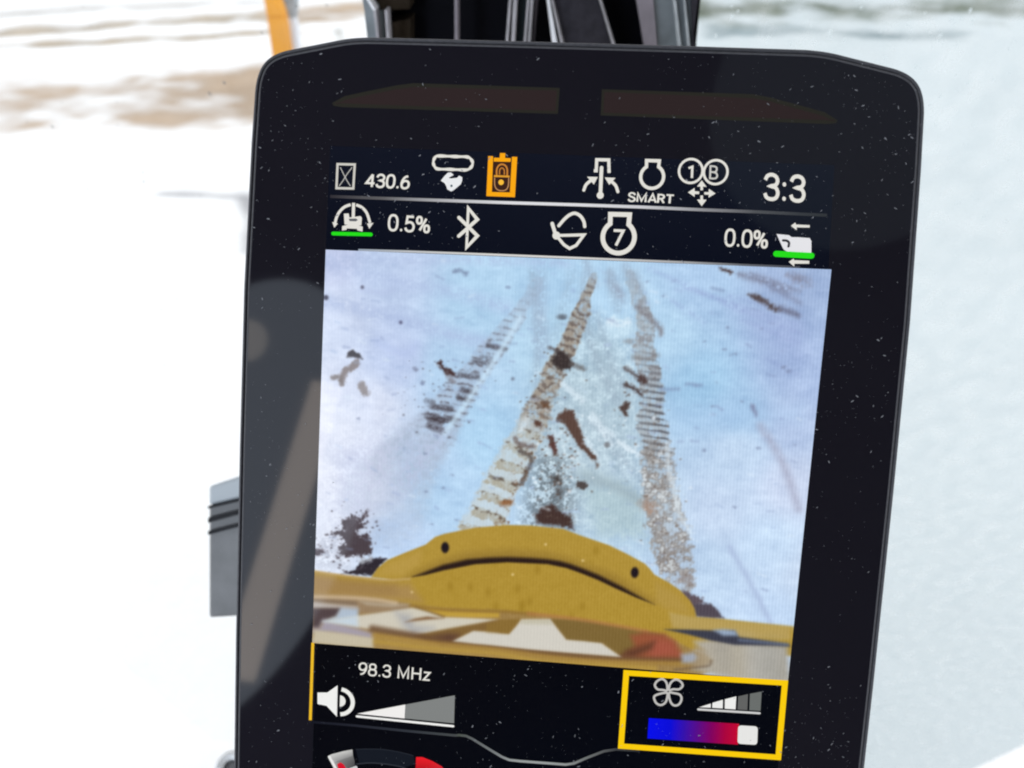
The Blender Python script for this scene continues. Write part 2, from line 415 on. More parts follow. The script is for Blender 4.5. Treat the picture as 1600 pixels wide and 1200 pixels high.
def lathe(name, prof, loc, mat, parent=None, n=32):
    V, F = [], []
    for r, z in prof:
        for k in range(n):
            t = 2 * math.pi * k / n
            V.append((r * math.cos(t), r * math.sin(t), z))
    for i in range(len(prof) - 1):
        for k in range(n):
            F.append((i * n + k, i * n + (k + 1) % n, (i + 1) * n + (k + 1) % n, (i + 1) * n + k))
    o = link(name, mesh_from(name, V, F, True), mat, parent)
    if parent is None: o.location = loc
    return o
lev = empty('control_lever', (-0.0704, -0.0778, 1.4895))
tag(lev, 'grey rounded control lever with white collar left of monitor', 'lever')
lathe('grip', [(0.002, -0.03), (0.006, -0.028), (0.0072, -0.01), (0.0072, 0.01), (0.0068, 0.02), (0.005, 0.027), (0.0025, 0.031), (0.0, 0.0315)], None, M_CONS, lev)
lathe('collar', [(0.0032, 0.029), (0.006, 0.0285), (0.0072, 0.0305), (0.0066, 0.0335), (0.0045, 0.0345), (0.003, 0.033), (0.0032, 0.029)], None, principled('white_collar', (0.85, 0.85, 0.85), 0.3, 0.5), lev)

# ------------------------------------------------------------------ monitor
CX, BY = 67.4, -200.0
def V3(x, y, z=0.0): return ((x - CX) / 1000, (y - BY) / 1000, z / 1000)
mon = empty('monitor', (0.0674, -0.12856, 1.59679))
mon.rotation_euler = (math.radians(50), 0, 0)
tag(mon, 'black touchscreen monitor showing a rear camera view of tyre tracks in snow', 'monitor')

half = [(-16, -199), (-21, -196.5), (-23.6, -191), (-24.1, -180), (-24.1, -146), (-24.1, -113), (-23.7, -57), (-23.1, -12), (-21.6, 27),
        (-20.8, 41.5), (-20.3, 44.5), (-19.2, 47.4), (-17.4, 49.6), (-15.2, 51), (-12.5, 52), (-1.7, 54.3), (3.4, 55.4), (6, 55.8), (10, 56.1), (40, 56.2)]
outline = np.array(half + [(2 * CX - x, y) for x, y in reversed(half)])
def resample(P, step):
    out = []
    for a, b in zip(P, np.roll(P, -1, 0)):
        n = max(1, int(np.linalg.norm(b - a) / step))
        out += [a + (b - a) * k / n for k in range(n)]
    return np.array(out)
def smooth_loop(P, it):
    for _ in range(it): P = (np.roll(P, 1, 0) + 2 * P + np.roll(P, -1, 0)) / 4
    return P
outline = smooth_loop(resample(outline, 0.7), 3)
tn = np.roll(outline, -1, 0) - np.roll(outline, 1, 0)
inn = np.stack([tn[:, 1], -tn[:, 0]], 1); inn /= np.linalg.norm(inn, axis=1)[:, None]
inn = smooth_loop(inn, 6); inn /= np.linalg.norm(inn, axis=1)[:, None]
if np.mean(np.sum((outline - outline.mean(0)) * inn, 1)) > 0: inn = -inn

def rings(name, prof, mat, parent, cap=False):
    n = len(outline); V, F = [], []
    for d, z in prof:
        for p, q in zip(outline, inn): V.append(V3(p[0] + q[0] * d, p[1] + q[1] * d, z))
    for i in range(len(prof) - 1):
        F += [(i * n + k, i * n + (k + 1) % n, (i + 1) * n + (k + 1) % n, (i + 1) * n + k) for k in range(n)]
    if cap: F.append(tuple(range(n)))
    return link(name, mesh_from(name, V, F, True), mat, parent)

rings('housing', [(9, -24), (4, -22), (1.2, -16), (0.5, -6), (0.45, -3)], M_HOUSING, mon, True)
rings('rim', [(0.5, -4.2), (0.05, -3.6), (0.0, -2.2), (0.15, -1.2), (0.45, -0.6), (0.8, -0.4), (1.05, -0.45), (1.2, -0.9), (1.25, -2.2), (1.62, -2.2), (1.66, -0.7), (1.8, -0.1), (2.0, 0.05), (2.2, 0.06), (2.35, -0.02), (2.4, -0.3)], M_RUBBER, mon)


def sheet(name, polys, z, parent, mat=None, label=None):
    """polys: list of (points, colour or per-point colours) in display millimetres; one flat lit mesh."""
    V, F, C = [], [], []
    for i, (pts, col) in enumerate(polys):
        b = len(V); zz = z + 0.004 * i
        v = [Vector((p[0], p[1], 0)) for p in pts]
        V += [V3(p[0], p[1], zz) for p in pts]
        if np.ndim(col) == 1: C += [lin(col)] * len(pts)
        else: C += [lin(c) for c in col]
        for t in tessellate_polygon([v]): F.append(tuple(b + k for k in t))
    return lit_mesh(name, V, F, C, parent, mat, label)


def lit_mesh(name, V, F, C, parent, mat=None, label=None):
    me = mesh_from(name, V, F)
    # all faces look out of the display
    flip = [p.index for p in me.polygons if p.normal.z < 0]
    if flip:
        fl = set(flip); F = [tuple(reversed(f)) if i in fl else f for i, f in enumerate(F)]
        bpy.data.meshes.remove(me); me = mesh_from(name, V, F)
    a = me.color_attributes.new('Col', 'FLOAT_COLOR', 'POINT')
    C = np.asarray(C, float); a.data.foreach_set('color', np.concatenate([C, np.ones((len(C), 1))], 1).astype(np.float32).ravel())
    o = link(name, me, mat or M_LIGHT, parent)
    if label: o['label'] = label
    return o


def spline(pts, n=6, closed=False):
    P = [np.array(p, float) for p in pts]; out = []
    m = len(P)
    for i in range(m if closed else m - 1):
        p1, p2 = P[i], P[(i + 1) % m]
        p0 = P[i - 1] if (closed or i > 0) else 2 * p1 - p2
        p3 = P[(i + 2) % m] if (closed or i + 2 < m) else 2 * p2 - p1
        for k in range(n):
            t = k / n
            out.append(0.5 * (2 * p1 + (p2 - p0) * t + (2 * p0 - 5 * p1 + 4 * p2 - p3) * t * t + (3 * p1 - p0 - 3 * p2 + p3) * t ** 3))
    if not closed: out.append(P[-1])
    return out


def stroke(pts, w, col, closed=False, cap=True, cols=None):
    """Ribbon polygons (mitred, no overlap) along pts; w in mm, scalar or per point."""
    P = [np.array(p, float) for p in pts]; n = len(P)
    W = [w] * n if np.isscalar(w) else list(w)
    L, R = [], []
    for i in range(n):
        a = P[i] - P[i - 1] if (i > 0 or closed) else P[1] - P[0]
        b = P[(i + 1) % n] - P[i] if (i < n - 1 or closed) else P[-1] - P[-2]
        a = a / (np.linalg.norm(a) + 1e-9); b = b / (np.linalg.norm(b) + 1e-9)
        na, nb = np.array([-a[1], a[0]]), np.array([-b[1], b[0]])
        m = na + nb; l = np.linalg.norm(m); m = m / l if l > 1e-6 else na
        s = min(1.0 / max(m @ na, 0.35), 2.2) * W[i] / 2
        L.append(P[i] + m * s); R.append(P[i] - m * s)
    out = []
    for i in range(n if closed else n - 1):
        j = (i + 1) % n
        c = col if cols is None else [cols[i], cols[j], cols[j], cols[i]]
        out.append(([L[i], L[j], R[j], R[i]], c))
    if cap and not closed:
        for i, s in ((0, -1), (n - 1, 1)):
            d = (P[i] - P[i - s * 1 if i else 1]) if i == 0 else (P[-1] - P[-2])
            if i == 0: d = P[0] - P[1]
            d = d / (np.linalg.norm(d) + 1e-9); e = np.array([-d[1], d[0]]); r = W[i] / 2
            out.append(([P[i] + e * r * math.cos(t) + d * r * math.sin(t) for t in np.linspace(0, math.pi, 8)], col if cols is None else cols[i]))
    return [out]


def flat(strokes):
    r = []
    for s in strokes: r += s
    return r


def icon(name, items, z, parent, label=None):
    """items: list of layers, each a list of polygons; later layers lie a hair above earlier ones."""
    V, F, C = [], [], []
    k = 0
    for layer in items:
        k += 1
        for pts, col in layer:
            b = len(V)
            V += [V3(p[0], p[1], z + 0.006 * k) for p in pts]
            C += [lin(col)] * len(pts) if np.ndim(col) == 1 else [lin(c) for c in col]
            for t in tessellate_polygon([[Vector((p[0], p[1], 0)) for p in pts]]): F.append(tuple(b + q for q in t))
    return lit_mesh(name, V, F, C, parent, None, label)


def arc(c, r, a0, a1, n=24):
    return [(c[0] + r * math.cos(t), c[1] + r * math.sin(t)) for t in np.linspace(math.radians(a0), math.radians(a1), n)]


def disc(c, r, n=20): return arc(c, r, 0, 360 * (1 - 1 / n), n)


def oval(x0, y0, x1, y1, n=28, e=2.5):
    cx, cy, rx, ry = (x0 + x1) / 2, (y0 + y1) / 2, (x1 - x0) / 2, (y1 - y0) / 2
    o = []
    for t in np.linspace(0, 2 * math.pi, n, endpoint=False):
        c, s = math.cos(t), math.sin(t)
        o.append((cx + rx * math.copysign(abs(c) ** (2 / e), c), cy + ry * math.copysign(abs(s) ** (2 / e), s)))
    return o


SIX = [(.47, .95), (.27, .88), (.09, .63), (.03, .33), (.1, .08), (.3, .01), (.5, .1), (.57, .31), (.5, .52), (.31, .59), (.14, .51), (.05, .36)]
GLYPH = {   # letter: (advance, open strokes, closed strokes), in units of the cap height
    '0': (.76, [], [oval(.02, .02, .57, .98)]), '1': (.62, [[(.05, .78), (.32, .92), (.32, 0)]], []),
    '3': (.76, [spline([(.03, .76), (.12, .92), (.3, .98), (.48, .91), (.55, .74), (.46, .58), (.24, .53)]) + spline([(.27, .53), (.48, .47), (.57, .28), (.49, .08), (.29, .02), (.1, .08), (.02, .24)])], []),
    '4': (.78, [[(.46, 0), (.46, .97)], [(.46, .97), (.03, .29), (.64, .29)]], []),
    '5': (.76, [[(.54, .95), (.13, .95), (.08, .54)] + spline([(.08, .54), (.27, .6), (.46, .54), (.56, .33), (.48, .09), (.27, .02), (.09, .09), (.02, .24)])[1:]], []),
    '6': (.76, [spline(SIX)], []), '9': (.76, [spline([(.6 - x, 1 - y) for x, y in SIX])], []),
    '7': (.72, [[(.0, .94), (.58, .94), (.2, 0)]], []),
    '8': (.76, [], [oval(.07, .53, .52, .97), oval(.02, .03, .57, .53)]),
    '.': (.33, [[(.08, .06), (.08, .075)]], []), ':': (.34, [[(.08, .06), (.08, .08)], [(.08, .62), (.08, .64)]], []), ' ': (.4, [], []),
    '%': (.95, [[(.6, .88), (.2, .12)]], [oval(.0, .55, .3, .97), oval(.5, .03, .8, .45)]),
    'S': (.76, [spline([(.56, .75), (.47, .92), (.29, .98), (.11, .92), (.04, .74), (.13, .6), (.3, .52), (.48, .43), (.58, .26), (.48, .07), (.29, .02), (.1, .08), (.02, .26)])], []),
    'M': (1.06, [[(.05, 0), (.05, .99), (.42, .12), (.79, .99), (.79, 0)]], []),
    'A': (.8, [[(.0, 0), (.33, .98), (.66, 0)], [(.12, .29), (.54, .29)]], []),
    'R': (.76, [[(.05, 0), (.05, .95), (.3, .95)] + spline([(.3, .95), (.49, .88), (.55, .71), (.48, .55), (.3, .47)])[1:] + [(.05, .47)], [(.33, .47), (.58, 0)]], []),
    'T': (.76, [[(0, .95), (.66, .95)], [(.33, .95), (.33, 0)]], []),
    'B': (.76, [[(.05, .5), (.05, .96), (.3, .96)] + spline([(.3, .96), (.46, .9), (.5, .74), (.44, .58), (.3, .52)])[1:] + [(.05, .52)], [(.05, .52), (.05, .04), (.3, .04)] + spline([(.3, .04), (.48, .1), (.55, .27), (.48, .45), (.3, .52)])[1:]], []),
    'H': (.9, [[(.05, 0), (.05, 1)], [(.66, 0), (.66, 1)], [(.05, .52), (.66, .52)]], []),
    'z': (.6, [[(.02, .68), (.47, .68), (.03, .06), (.5, .06)]], []),
}


def text(name, s, bl, br, tl, z, parent, col, weight=0.14):
    """Flat lettering drawn with even strokes, fitted between its base corners and its top-left corner."""
    pen = 0.0; lay = []
    for ch in s:
        adv, op, cl = GLYPH[ch]
        for p in op: lay.append(stroke([(x + pen, y) for x, y in p], weight, col, cap=ch in '.:')[0])
        for p in cl: lay.append(stroke([(x + pen, y) for x, y in p], weight, col, closed=True)[0])
        pen += adv
    pts = np.array([q for l in lay for ps, _ in l for q in ps]); mn, mx = pts.min(0), pts.max(0)
    bl, br, tl = map(np.array, (bl, br, tl))
    def fit(q):
        u = (np.array(q) - mn) / (mx - mn); return bl + u[0] * (br - bl) + u[1] * (tl - bl)
    return icon(name, [[([fit(q) for q in ps], c) for ps, c in l] for l in lay], z, parent)


# front glass
gl = [(p[0] + q[0] * 2.32, p[1] + q[1] * 2.32) for p, q in zip(outline, inn)]
gv = [V3(p[0], p[1], 0) for p in gl]
gf = [tuple(t) for t in tessellate_polygon([[Vector((p[0], p[1], 0)) for p in gl]])]
gm = mesh_from('front_glass', gv, gf)
if sum(p.normal.z * p.area for p in gm.polygons) < 0: gm.flip_normals()
link('front_glass', gm, M_GLASS, mon)


def tinted(pts):
    P = np.array(pts); c = P.mean(0)
    o = sheet('indicator_window', [(list(P), (0, 0, 0))], 0.03, mon, M_TINT_EDGE)
    d = []
    for a, b, e in zip(np.roll(P, 1, 0), P, np.roll(P, -1, 0)):
        u, v = b - a, e - b; u /= np.linalg.norm(u); v /= np.linalg.norm(v)
        m = np.array([-u[1] - v[1], u[0] + v[0]]); m /= np.linalg.norm(m) + 1e-9
        if m @ (c - b) < 0: m = -m
        d.append(b + m * 1.0)
    sheet('tinted_film', [(d, (0, 0, 0))], 0.045, o, M_TINT)
Lw = [(1.2, 38.3), (4.6, 40.2), (10.5, 41.6), (18.5, 43.4), (23, 44.1), (61.9, 44.1), (61.8, 37.5), (4, 37.3), (1.6, 37.6)]
tinted(Lw)
tinted([(2 * CX - x, y) for x, y in reversed(Lw)])

# display
BG1, BG2, BG3 = (16, 20, 33), (10, 14, 27), (3, 5, 13)
disp = sheet('display', [([(0.98, 27.09), (133.9, 27.1), (135.0, 0), (134.6, -114), (134.6, -185), (0.3, -185), (0.6, -113), (0.48, -0.55)], [BG1, BG1, BG2, BG3, BG3, BG3, (7, 7, 12), BG2])], 0.02, mon,
             None)
# --- the rear camera picture shown on the display: flat print, painted procedurally on a fine grid of lit points
NX, NY = 640, 540
qa, qb, qc, qd = [np.array(p) for p in ((0.48, -0.55), (135.71, 0.53), (134.98, -113.07), (-0.52, -113.4))]
U, Vv = np.meshgrid(np.linspace(0, 1, NX), np.linspace(0, 1, NY))
GX = (qa[0] * (1 - U) + qb[0] * U) * (1 - Vv) + (qd[0] * (1 - U) + qc[0] * U) * Vv
GY = (qa[1] * (1 - U) + qb[1] * U) * (1 - Vv) + (qd[1] * (1 - U) + qc[1] * U) * Vv
N1 = fbm(GX + 200, GY + 300, 0.09, 4, 1) - 0.5
N2 = fbm(GX + 200, GY + 300, 0.35, 4, 2) - 0.5
N3 = fbm(GX + 200, GY + 300, 0.9, 3, 3) - 0.5
N4 = fbm(GX + 200, GY + 300, 2.2, 2, 4) - 0.5
NSTR = fbm(GX * 0.35 + GY * 0.12 + 90, GY * 1.3 + 300, 0.5, 4, 6) - 0.5
N5 = fbm(GX + 400, GY + 300, 0.2, 4, 31) - 0.5
N6 = fbm(GX + 500, GY + 300, 0.2, 4, 37) - 0.5

ctrl = [((2.49, -2.19), (200, 210, 240)), ((16.84, -4.97), (194, 211, 241)), ((43.61, -12.31), (182, 214, 242)), ((62.31, -4.51), (178, 211, 240)), ((78.27, -12.26), (186, 218, 246)),
        ((103.26, -5.9), (178, 206, 238)), ((124.7, -3.17), (168, 188, 222)), ((128.22, -23.27), (170, 190, 226)), ((105.32, -31.47), (168, 205, 236)), ((114.5, -39.62), (172, 204, 236)),
        ((129.81, -40.42), (186, 204, 236)), ((115.25, -48.35), (197, 218, 244)), ((131.43, -57.88), (205, 218, 244)), ((111.6, -66.4), (202, 220, 246)), ((126.09, -74.37), (200, 222, 249)),
        ((127.87, -94.31), (196, 218, 247)), ((107.58, -81.22), (192, 215, 242)), ((90.8, -67.88), (190, 216, 238)), ((72.11, -51.14), (192, 214, 230)), ((65.06, -21.59), (186, 218, 242)),
        ((47.2, -49.15), (178, 213, 243)), ((37.29, -68), (184, 214, 244)), ((23.23, -82.01), (194, 216, 247)), ((11.4, -58.74), (214, 223, 246)), ((2.37, -64.87), (228, 234, 250)),
        ((1.64, -37.54), (216, 225, 247)), ((2.97, -19.65), (204, 216, 241)), ((21.28, -29.27), (196, 211, 243)), ((14.58, -43.98), (216, 225, 247)), ((35.69, -32), (183, 212, 241)), ((7.52, -51.67), (224, 231, 249)), ((4.63, -79.63), (226, 233, 250)), ((11.63, -66.09), (216, 225, 248)), ((29.59, -57.54), (190, 217, 247)), ((94.08, -18.29), (184, 215, 242)), ((78.17, -36.57), (190, 216, 234)), ((137.16, -29.6), (172, 192, 228)), ((138.87, -82.46), (205, 222, 246))]
num = np.zeros((NY, NX, 3)); den = np.zeros((NY, NX))
for (px_, py_), c in ctrl:
    w = 1 / ((GX - px_) ** 2 + (GY - py_) ** 2 + 20) ** 1.9
    num += w[..., None] * np.array(c, float); den += w
IMG = num / den[..., None]
IMG = (IMG - np.array([200, 215, 240])) * np.array([1.1, 1.08, 0.95]) + np.array([199, 214, 238])
IMG += (N1 * 16 + N5 * 14 + N2 * 14 + N3 * 10 + NSTR * 18 + N4 * 5)[..., None] * np.array([1.0, 0.95, 0.78])


def box(pts, m):
    P = np.array(pts); x0, y0 = P.min(0) - m; x1, y1 = P.max(0) + m
    i0 = int(np.clip((x0 + 3) / 136 * NX - 14, 0, NX)); i1 = int(np.clip((x1 + 3) / 136 * NX + 14, 0, NX))
    j0 = int(np.clip((-y1 - 2) / 114 * NY - 14, 0, NY)); j1 = int(np.clip((-y0 + 3) / 114 * NY + 14, 0, NY))
    return slice(j0, j1), slice(i0, i1)


def sstep(d, s): 
    t = np.clip(d / s * 0.5 + 0.5, 0, 1); return t * t * (3 - 2 * t)


def blend(sl, al, c):
    c = np.asarray(c, float)
    IMG[sl] = IMG[sl] * (1 - al[..., None]) + c * al[..., None]


def poly(pts, c, soft=0.25, ragged=0.0, alpha=1.0, mott=0.0, tex=0.0, curve=False):
    if curve: pts = spline(pts, 5, True)
    sl = box(pts, soft + ragged + 1); X, Y = GX[sl], GY[sl]
    if X.size == 0: return
    d = sdf(list(pts), X, Y) + ragged * (N3[sl] * 2.2 + N4[sl] * 1.4)
    al = sstep(d, soft) * alpha
    if mott: al = al * np.clip(1 - mott * (0.5 + N3[sl] * 3 + N4[sl] * 2), 0, 1)
    cc = np.asarray(c, float) + (tex * (N2[sl] + N3[sl] + N4[sl]))[..., None] if tex else c
    blend(sl, al, cc)


def line(pts, w, c, alpha=1.0, soft=0.2, ragged=0.0, mott=0.0, curve=True, w2=None):
    if curve and len(pts) > 2: pts = spline(pts, 6)
    wm = max(w, w2 or 0); sl = box(pts, wm + soft + 1); X, Y = GX[sl], GY[sl]
    if X.size == 0: return
    best = np.full(X.shape, -1e9); n = len(pts) - 1
    for k in range(n):
        (ax, ay), (bx_, by_) = pts[k], pts[k + 1]; ex, ey = bx_ - ax, by_ - ay
        t = np.clip(((X - ax) * ex + (Y - ay) * ey) / (ex * ex + ey * ey + 1e-9), 0, 1)
        ww = w if w2 is None else w + (w2 - w) * (k + t) / n
        best = np.maximum(best, ww / 2 - np.sqrt((X - ax - t * ex) ** 2 + (Y - ay - t * ey) ** 2))
    al = sstep(best + ragged * (N3[sl] * 2 + N4[sl] * 1.5), soft) * alpha
    if mott: al = al * np.clip(1 - mott * (0.5 + N3[sl] * 3 + N4[sl] * 2), 0, 1)
    blend(sl, al, c)


def spot(c, r, col, alpha=1.0, ratio=1.0, soft=0.35, ragged=0.0):
    sl = box([c], r * max(1, ratio) + 1); X, Y = GX[sl], GY[sl]
    if X.size == 0: return
    d = r - np.sqrt((X - c[0]) ** 2 + ((Y - c[1]) / ratio) ** 2)
    blend(sl, sstep(d + ragged * (N3[sl] * 2 + N4[sl] * 2), soft) * alpha, col)


def along(pts, widths, warp=1.1):
    """distance along, signed offset / half width, for a track ribbon"""
    P = [np.array(p) for p in spline(pts, 6)]; W = np.interp(np.linspace(0, 1, len(P)), np.linspace(0, 1, len(widths)), widths)
    sl = box(P, max(widths)); X, Y = GX[sl] + warp * (N5[sl] * 1.6 + N2[sl]), GY[sl] + warp * (N6[sl] * 1.6 + N3[sl])
    bd = np.full(X.shape, 1e9); S = np.zeros(X.shape); Off = np.full(X.shape, 9.0); Fr = np.zeros(X.shape)
    s0 = 0; tot = sum(np.linalg.norm(b - a) for a, b in zip(P, P[1:]))
    for k in range(len(P) - 1):
        a, e = P[k], P[k + 1] - P[k]; L = np.linalg.norm(e)
        t = np.clip(((X - a[0]) * e[0] + (Y - a[1]) * e[1]) / (L * L), 0, 1)
        dx, dy = X - a[0] - t * e[0], Y - a[1] - t * e[1]; d = np.hypot(dx, dy)
        m = d < bd
        bd[m] = d[m]; S[m] = (s0 + t * L)[m]; Fr[m] = ((s0 + t * L) / tot)[m]
        Off[m] = (np.sign(e[0] * dy - e[1] * dx) * d / (W[k] / 2))[m]
        s0 += L
    return sl, S, Fr, Off


# faint lavender wheel lines crossing the snow
LAV = (174, 190, 226)
line([(0.76, -4.44), (18.72, -8.13), (32.95, -9.81), (50.68, -13.68)], 3.4, LAV, 0.55, 2.2, 0.8, 0.5)
line([(0.58, -14.71), (19.08, -17.93), (34.34, -21.5), (45.04, -23.55)], 3.8, LAV, 0.6, 2.2, 0.8, 0.5)
line([(1.16, -2.68), (19.41, -2.48), (40.46, -1.49), (67.26, -1.08)], 2.2, (176, 192, 226), 0.6, 1.4, 0.8, 0.6)
line([(10.8, -10.91), (16.62, -11.5), (19.7, -10.47)], 1.2, (178, 192, 226), 0.5, 0.8, 0.6)
line([(15.75, -25.15), (23.02, -27.84), (26.5, -25.44)], 2.2, (180, 196, 234), 0.5, 1.5, 0.8)
for a, b, al in (((88.59, -1.55), (113.77, -11.29), 0.35), ((98.23, -6.15), (128.84, -14.31), 0.45), ((109.46, -9.82), (129.04, -16.42), 0.5), ((110.12, -7.67), (128.61, -11.79), 0.4), ((113.99, -13.82), (129.28, -18.95), 0.35), ((95.13, -9.7), (103.98, -14.77), 0.4), ((121.14, -23.67), (130.11, -27.87), 0.3)):
    line([a, b], 1.1, (146, 160, 206), al, 0.9, 0.6, 0.7)
poly([(109.88, -9.8), (128.8, -13.89), (129.59, -22.34), (116.37, -17.1)], (164, 178, 222), 5, 1, 0.35)

# churned snow between the wheel tracks
poly([(62.47, -26.96), (75.65, -15.83), (85.41, -16.47), (88.35, -33.63), (92.35, -56.97), (92.45, -74.43), (76.02, -75.64), (59.4, -76.86), (59.14, -50.79)], (188, 208, 218), 6, 2, 0.5)
ch = np.zeros((NY, NX))
_keep = IMG.copy()
poly([(60.35, -30.58), (72.1, -14.3), (85.98, -16.44), (88.35, -33.63), (92.35, -56.97), (92.49, -75.04), (57.05, -77.65), (57.96, -50.86)], (0, 0, 0), 5, 1.5, 1.0)
ch = 1 - (IMG[..., 0] / np.maximum(_keep[..., 0], 1)); IMG[:] = _keep
IMG += (ch * (N2 * 34 + N3 * 46 + N4 * 20 - 4))[..., None] * np.array([1.0, 0.95, 0.85])
poly([(61.04, -53.06), (69.92, -53.68), (72.98, -64.91), (72.44, -75.29), (58.18, -76.33), (58.76, -65.29)], (96, 104, 110), 4, 2.5, 0.75, 1.25)
poly([(74.55, -61.78), (83.9, -61.13), (92.04, -64.78), (92.45, -74.43), (79.56, -75.38)], (176, 200, 206), 3, 1.5, 0.6)
line([(74.9, -58.14), (83.9, -61.13), (92.37, -65.36)], 3, (160, 180, 188), 0.6, 2.2, 1.0)
line([(69.85, -33.55), (76.16, -41.4), (81.85, -48.14)], 9, (176, 196, 208), 0.5, 5, 1.5, 0.5)
line([(72.29, -17.16), (76.21, -24.45), (80.81, -32.91), (85.32, -39.66)], 6, (170, 192, 206), 0.6, 3.5, 1.5, 0.7)
for a, b in (((75.08, -42.64), (81.93, -49.32)), ((83.66, -49.21), (88.45, -51.27)), ((78.52, -15.97), (84.22, -15.67)), ((67.96, -40.72), (78.1, -53.14))):
    line([a, b], 1.0, (222, 238, 248), 0.7, 0.8, 0.7)
spot((80.92, -17.56), 4.2, (204, 230, 246), 0.7, 0.5, 3.0)
line([(58.58, -9.83), (59.82, -21.29), (61.21, -25.28)], 5, (166, 190, 220), 0.45, 3.5, 1.2, 0.5)

# track that runs off the left wheel
sl, S, Fr, Off = along([(58.97, -6.38), (54.8, -14.62), (48.86, -23.63), (43.37, -31.56), (37.84, -40.17), (33.96, -46.99), (27.69, -55.23), (22.55, -63.5), (19.14, -70.51)], [3, 4.6, 6, 7.5, 9.5, 12, 16, 22, 26])
ed = np.clip(1.15 - np.abs(Off), 0, 0.3) / 0.3
env = np.interp(Fr, [0, .1, .22, .3, .5, .6, .66, .74, 1], [0.05, .25, .6, .85, .95, .9, .2, 0, 0])
bars = np.clip(np.sin((GY[sl] + GX[sl] * 0.12) * 2 * np.pi / 1.95 + N5[sl] * 5) * 1.5 - 0.2, 0, 1) * np.clip(0.7 + N3[sl] * 3 + N2[sl] * 2.5, 0, 1)
blend(sl, ed * np.interp(Fr, [0, .2, .6, .75, 1], [.35, .6, .7, .65, .3]) * np.clip(0.75 + N3[sl] * 1.6, 0, 1), (166, 178, 198))
blend(sl, ed * env * bars * 0.72, (100, 98, 108))
for a, b, w, al in (((46.4, -24.35), (50.83, -24.98), 1.5, .85), ((42.87, -28.85), (47.1, -29.41), 1.4, .7), ((39.06, -32.78), (44.19, -33.19), 1.5, .75), ((39.92, -36.86), (42.84, -37.44), 1.6, .85), ((38.91, -39.14), (41.38, -39.53), 1.6, .9),
                    ((32.11, -42.1), (36.83, -42.44), 2.0, .75), ((30.97, -45), (34.06, -45.71), 2.4, .95), ((34.52, -45.9), (37.72, -45.26), 2.0, .9), ((31.08, -47.47), (34.63, -48.51), 1.9, .85), ((44.8, -27.6), (47.55, -27.88), 1.2, .5), ((30.03, -40.57), (31.82, -40.69), 1.5, .5)):
    line([a, b], w, (66, 58, 64), al, 0.6, 0.55, 0.45)
line([(54.75, -16.5), (49.17, -26.83), (43.06, -37.34), (35.57, -49.44)], 1.3, (205, 232, 252), 0.8, 0.9)
line([(59.85, -6.77), (60.27, -14.05), (61.71, -23.95)], 3, (164, 184, 212), 0.4, 2, 1.0, 0.5)

# middle track, brown
sl, S, Fr, Off = along([(74.05, -4.51), (71.46, -13.19), (68.55, -21.98), (65, -30.32), (62.28, -38.7), (58.42, -48.44), (54.19, -57.72), (51.03, -65.82), (47.84, -74.01), (46.24, -78.44)], [2.2, 4.2, 5.0, 5.8, 7.0, 8.6, 9.8, 10.6, 12, 13])
ed = np.clip(1.12 - np.abs(Off) + N3[sl] * 0.5, 0, 0.3) / 0.3
up = np.interp(Fr, [0, .08, .5, .58, 1], [.55, .95, .95, .6, 0.35])
blend(sl, ed * up * np.clip(0.85 + N3[sl] * 2.0 + N2[sl], 0, 1), (160, 150, 138))
dk = np.clip(np.sin(S * 2 * np.pi / 2.2 + N2[sl] * 9) * 0.9 + N3[sl] * 2.2, 0, 1)
blend(sl, ed * dk * np.interp(Fr, [0, .06, .2, .5, .56], [.3, .85, .85, .6, 0]), (104, 92, 88))
blk = np.clip(np.sin(S * 2 * np.pi / 5.1 + 0.6 + Off * 0.4) * 2.4 + 0.7 + N3[sl] * 2.0, 0, 1) * np.clip(1.0 - np.abs(Off) * 1.05 + N3[sl] * .8, 0, 0.25) / 0.25
low = np.interp(Fr, [0.5, .58, .7, 1], [0, .6, .85, .9])
blend(sl, ed * low * 0.8, (206, 220, 226))
blend(sl, blk * low * np.clip(0.8 + N3[sl] * 1.5, 0, 1), (172, 167, 150))
rim = np.clip(np.sin(S * 2 * np.pi / 5.1 + 1.9 + Off * 0.4) * 3 - 1.9, 0, 1) * (np.abs(Off) < 0.9)
blend(sl, rim * low * np.clip(0.25 + N3[sl] * 4 + N2[sl] * 2, 0, 1), (92, 80, 72))
sp_ = np.clip((N3[sl] + N4[sl] * 0.8) * 6 - 0.9, 0, 1) * np.clip(Off * 1.2, 0, 1) * (np.abs(Off) < 1.15)
blend(sl, sp_ * np.interp(Fr, [.4, .55, .9], [0, .8, .7]), (120, 88, 66))
line([(56.61, -53.05), (59.33, -54.07), (60.14, -55.82), (58.73, -59.23), (57.69, -62.02)], 1.3, (78, 68, 66), 0.85, 0.6, 0.6, 0.3)
line([(52.94, -68.13), (54.72, -67.7)], 1.6, (146, 96, 58), 0.8, 0.8, 0.5)
line([(55.23, -49.54), (56.49, -50.96), (60.08, -51.62)], 1.3, (96, 76, 70), 0.85, 0.7, 0.6, 0.3)

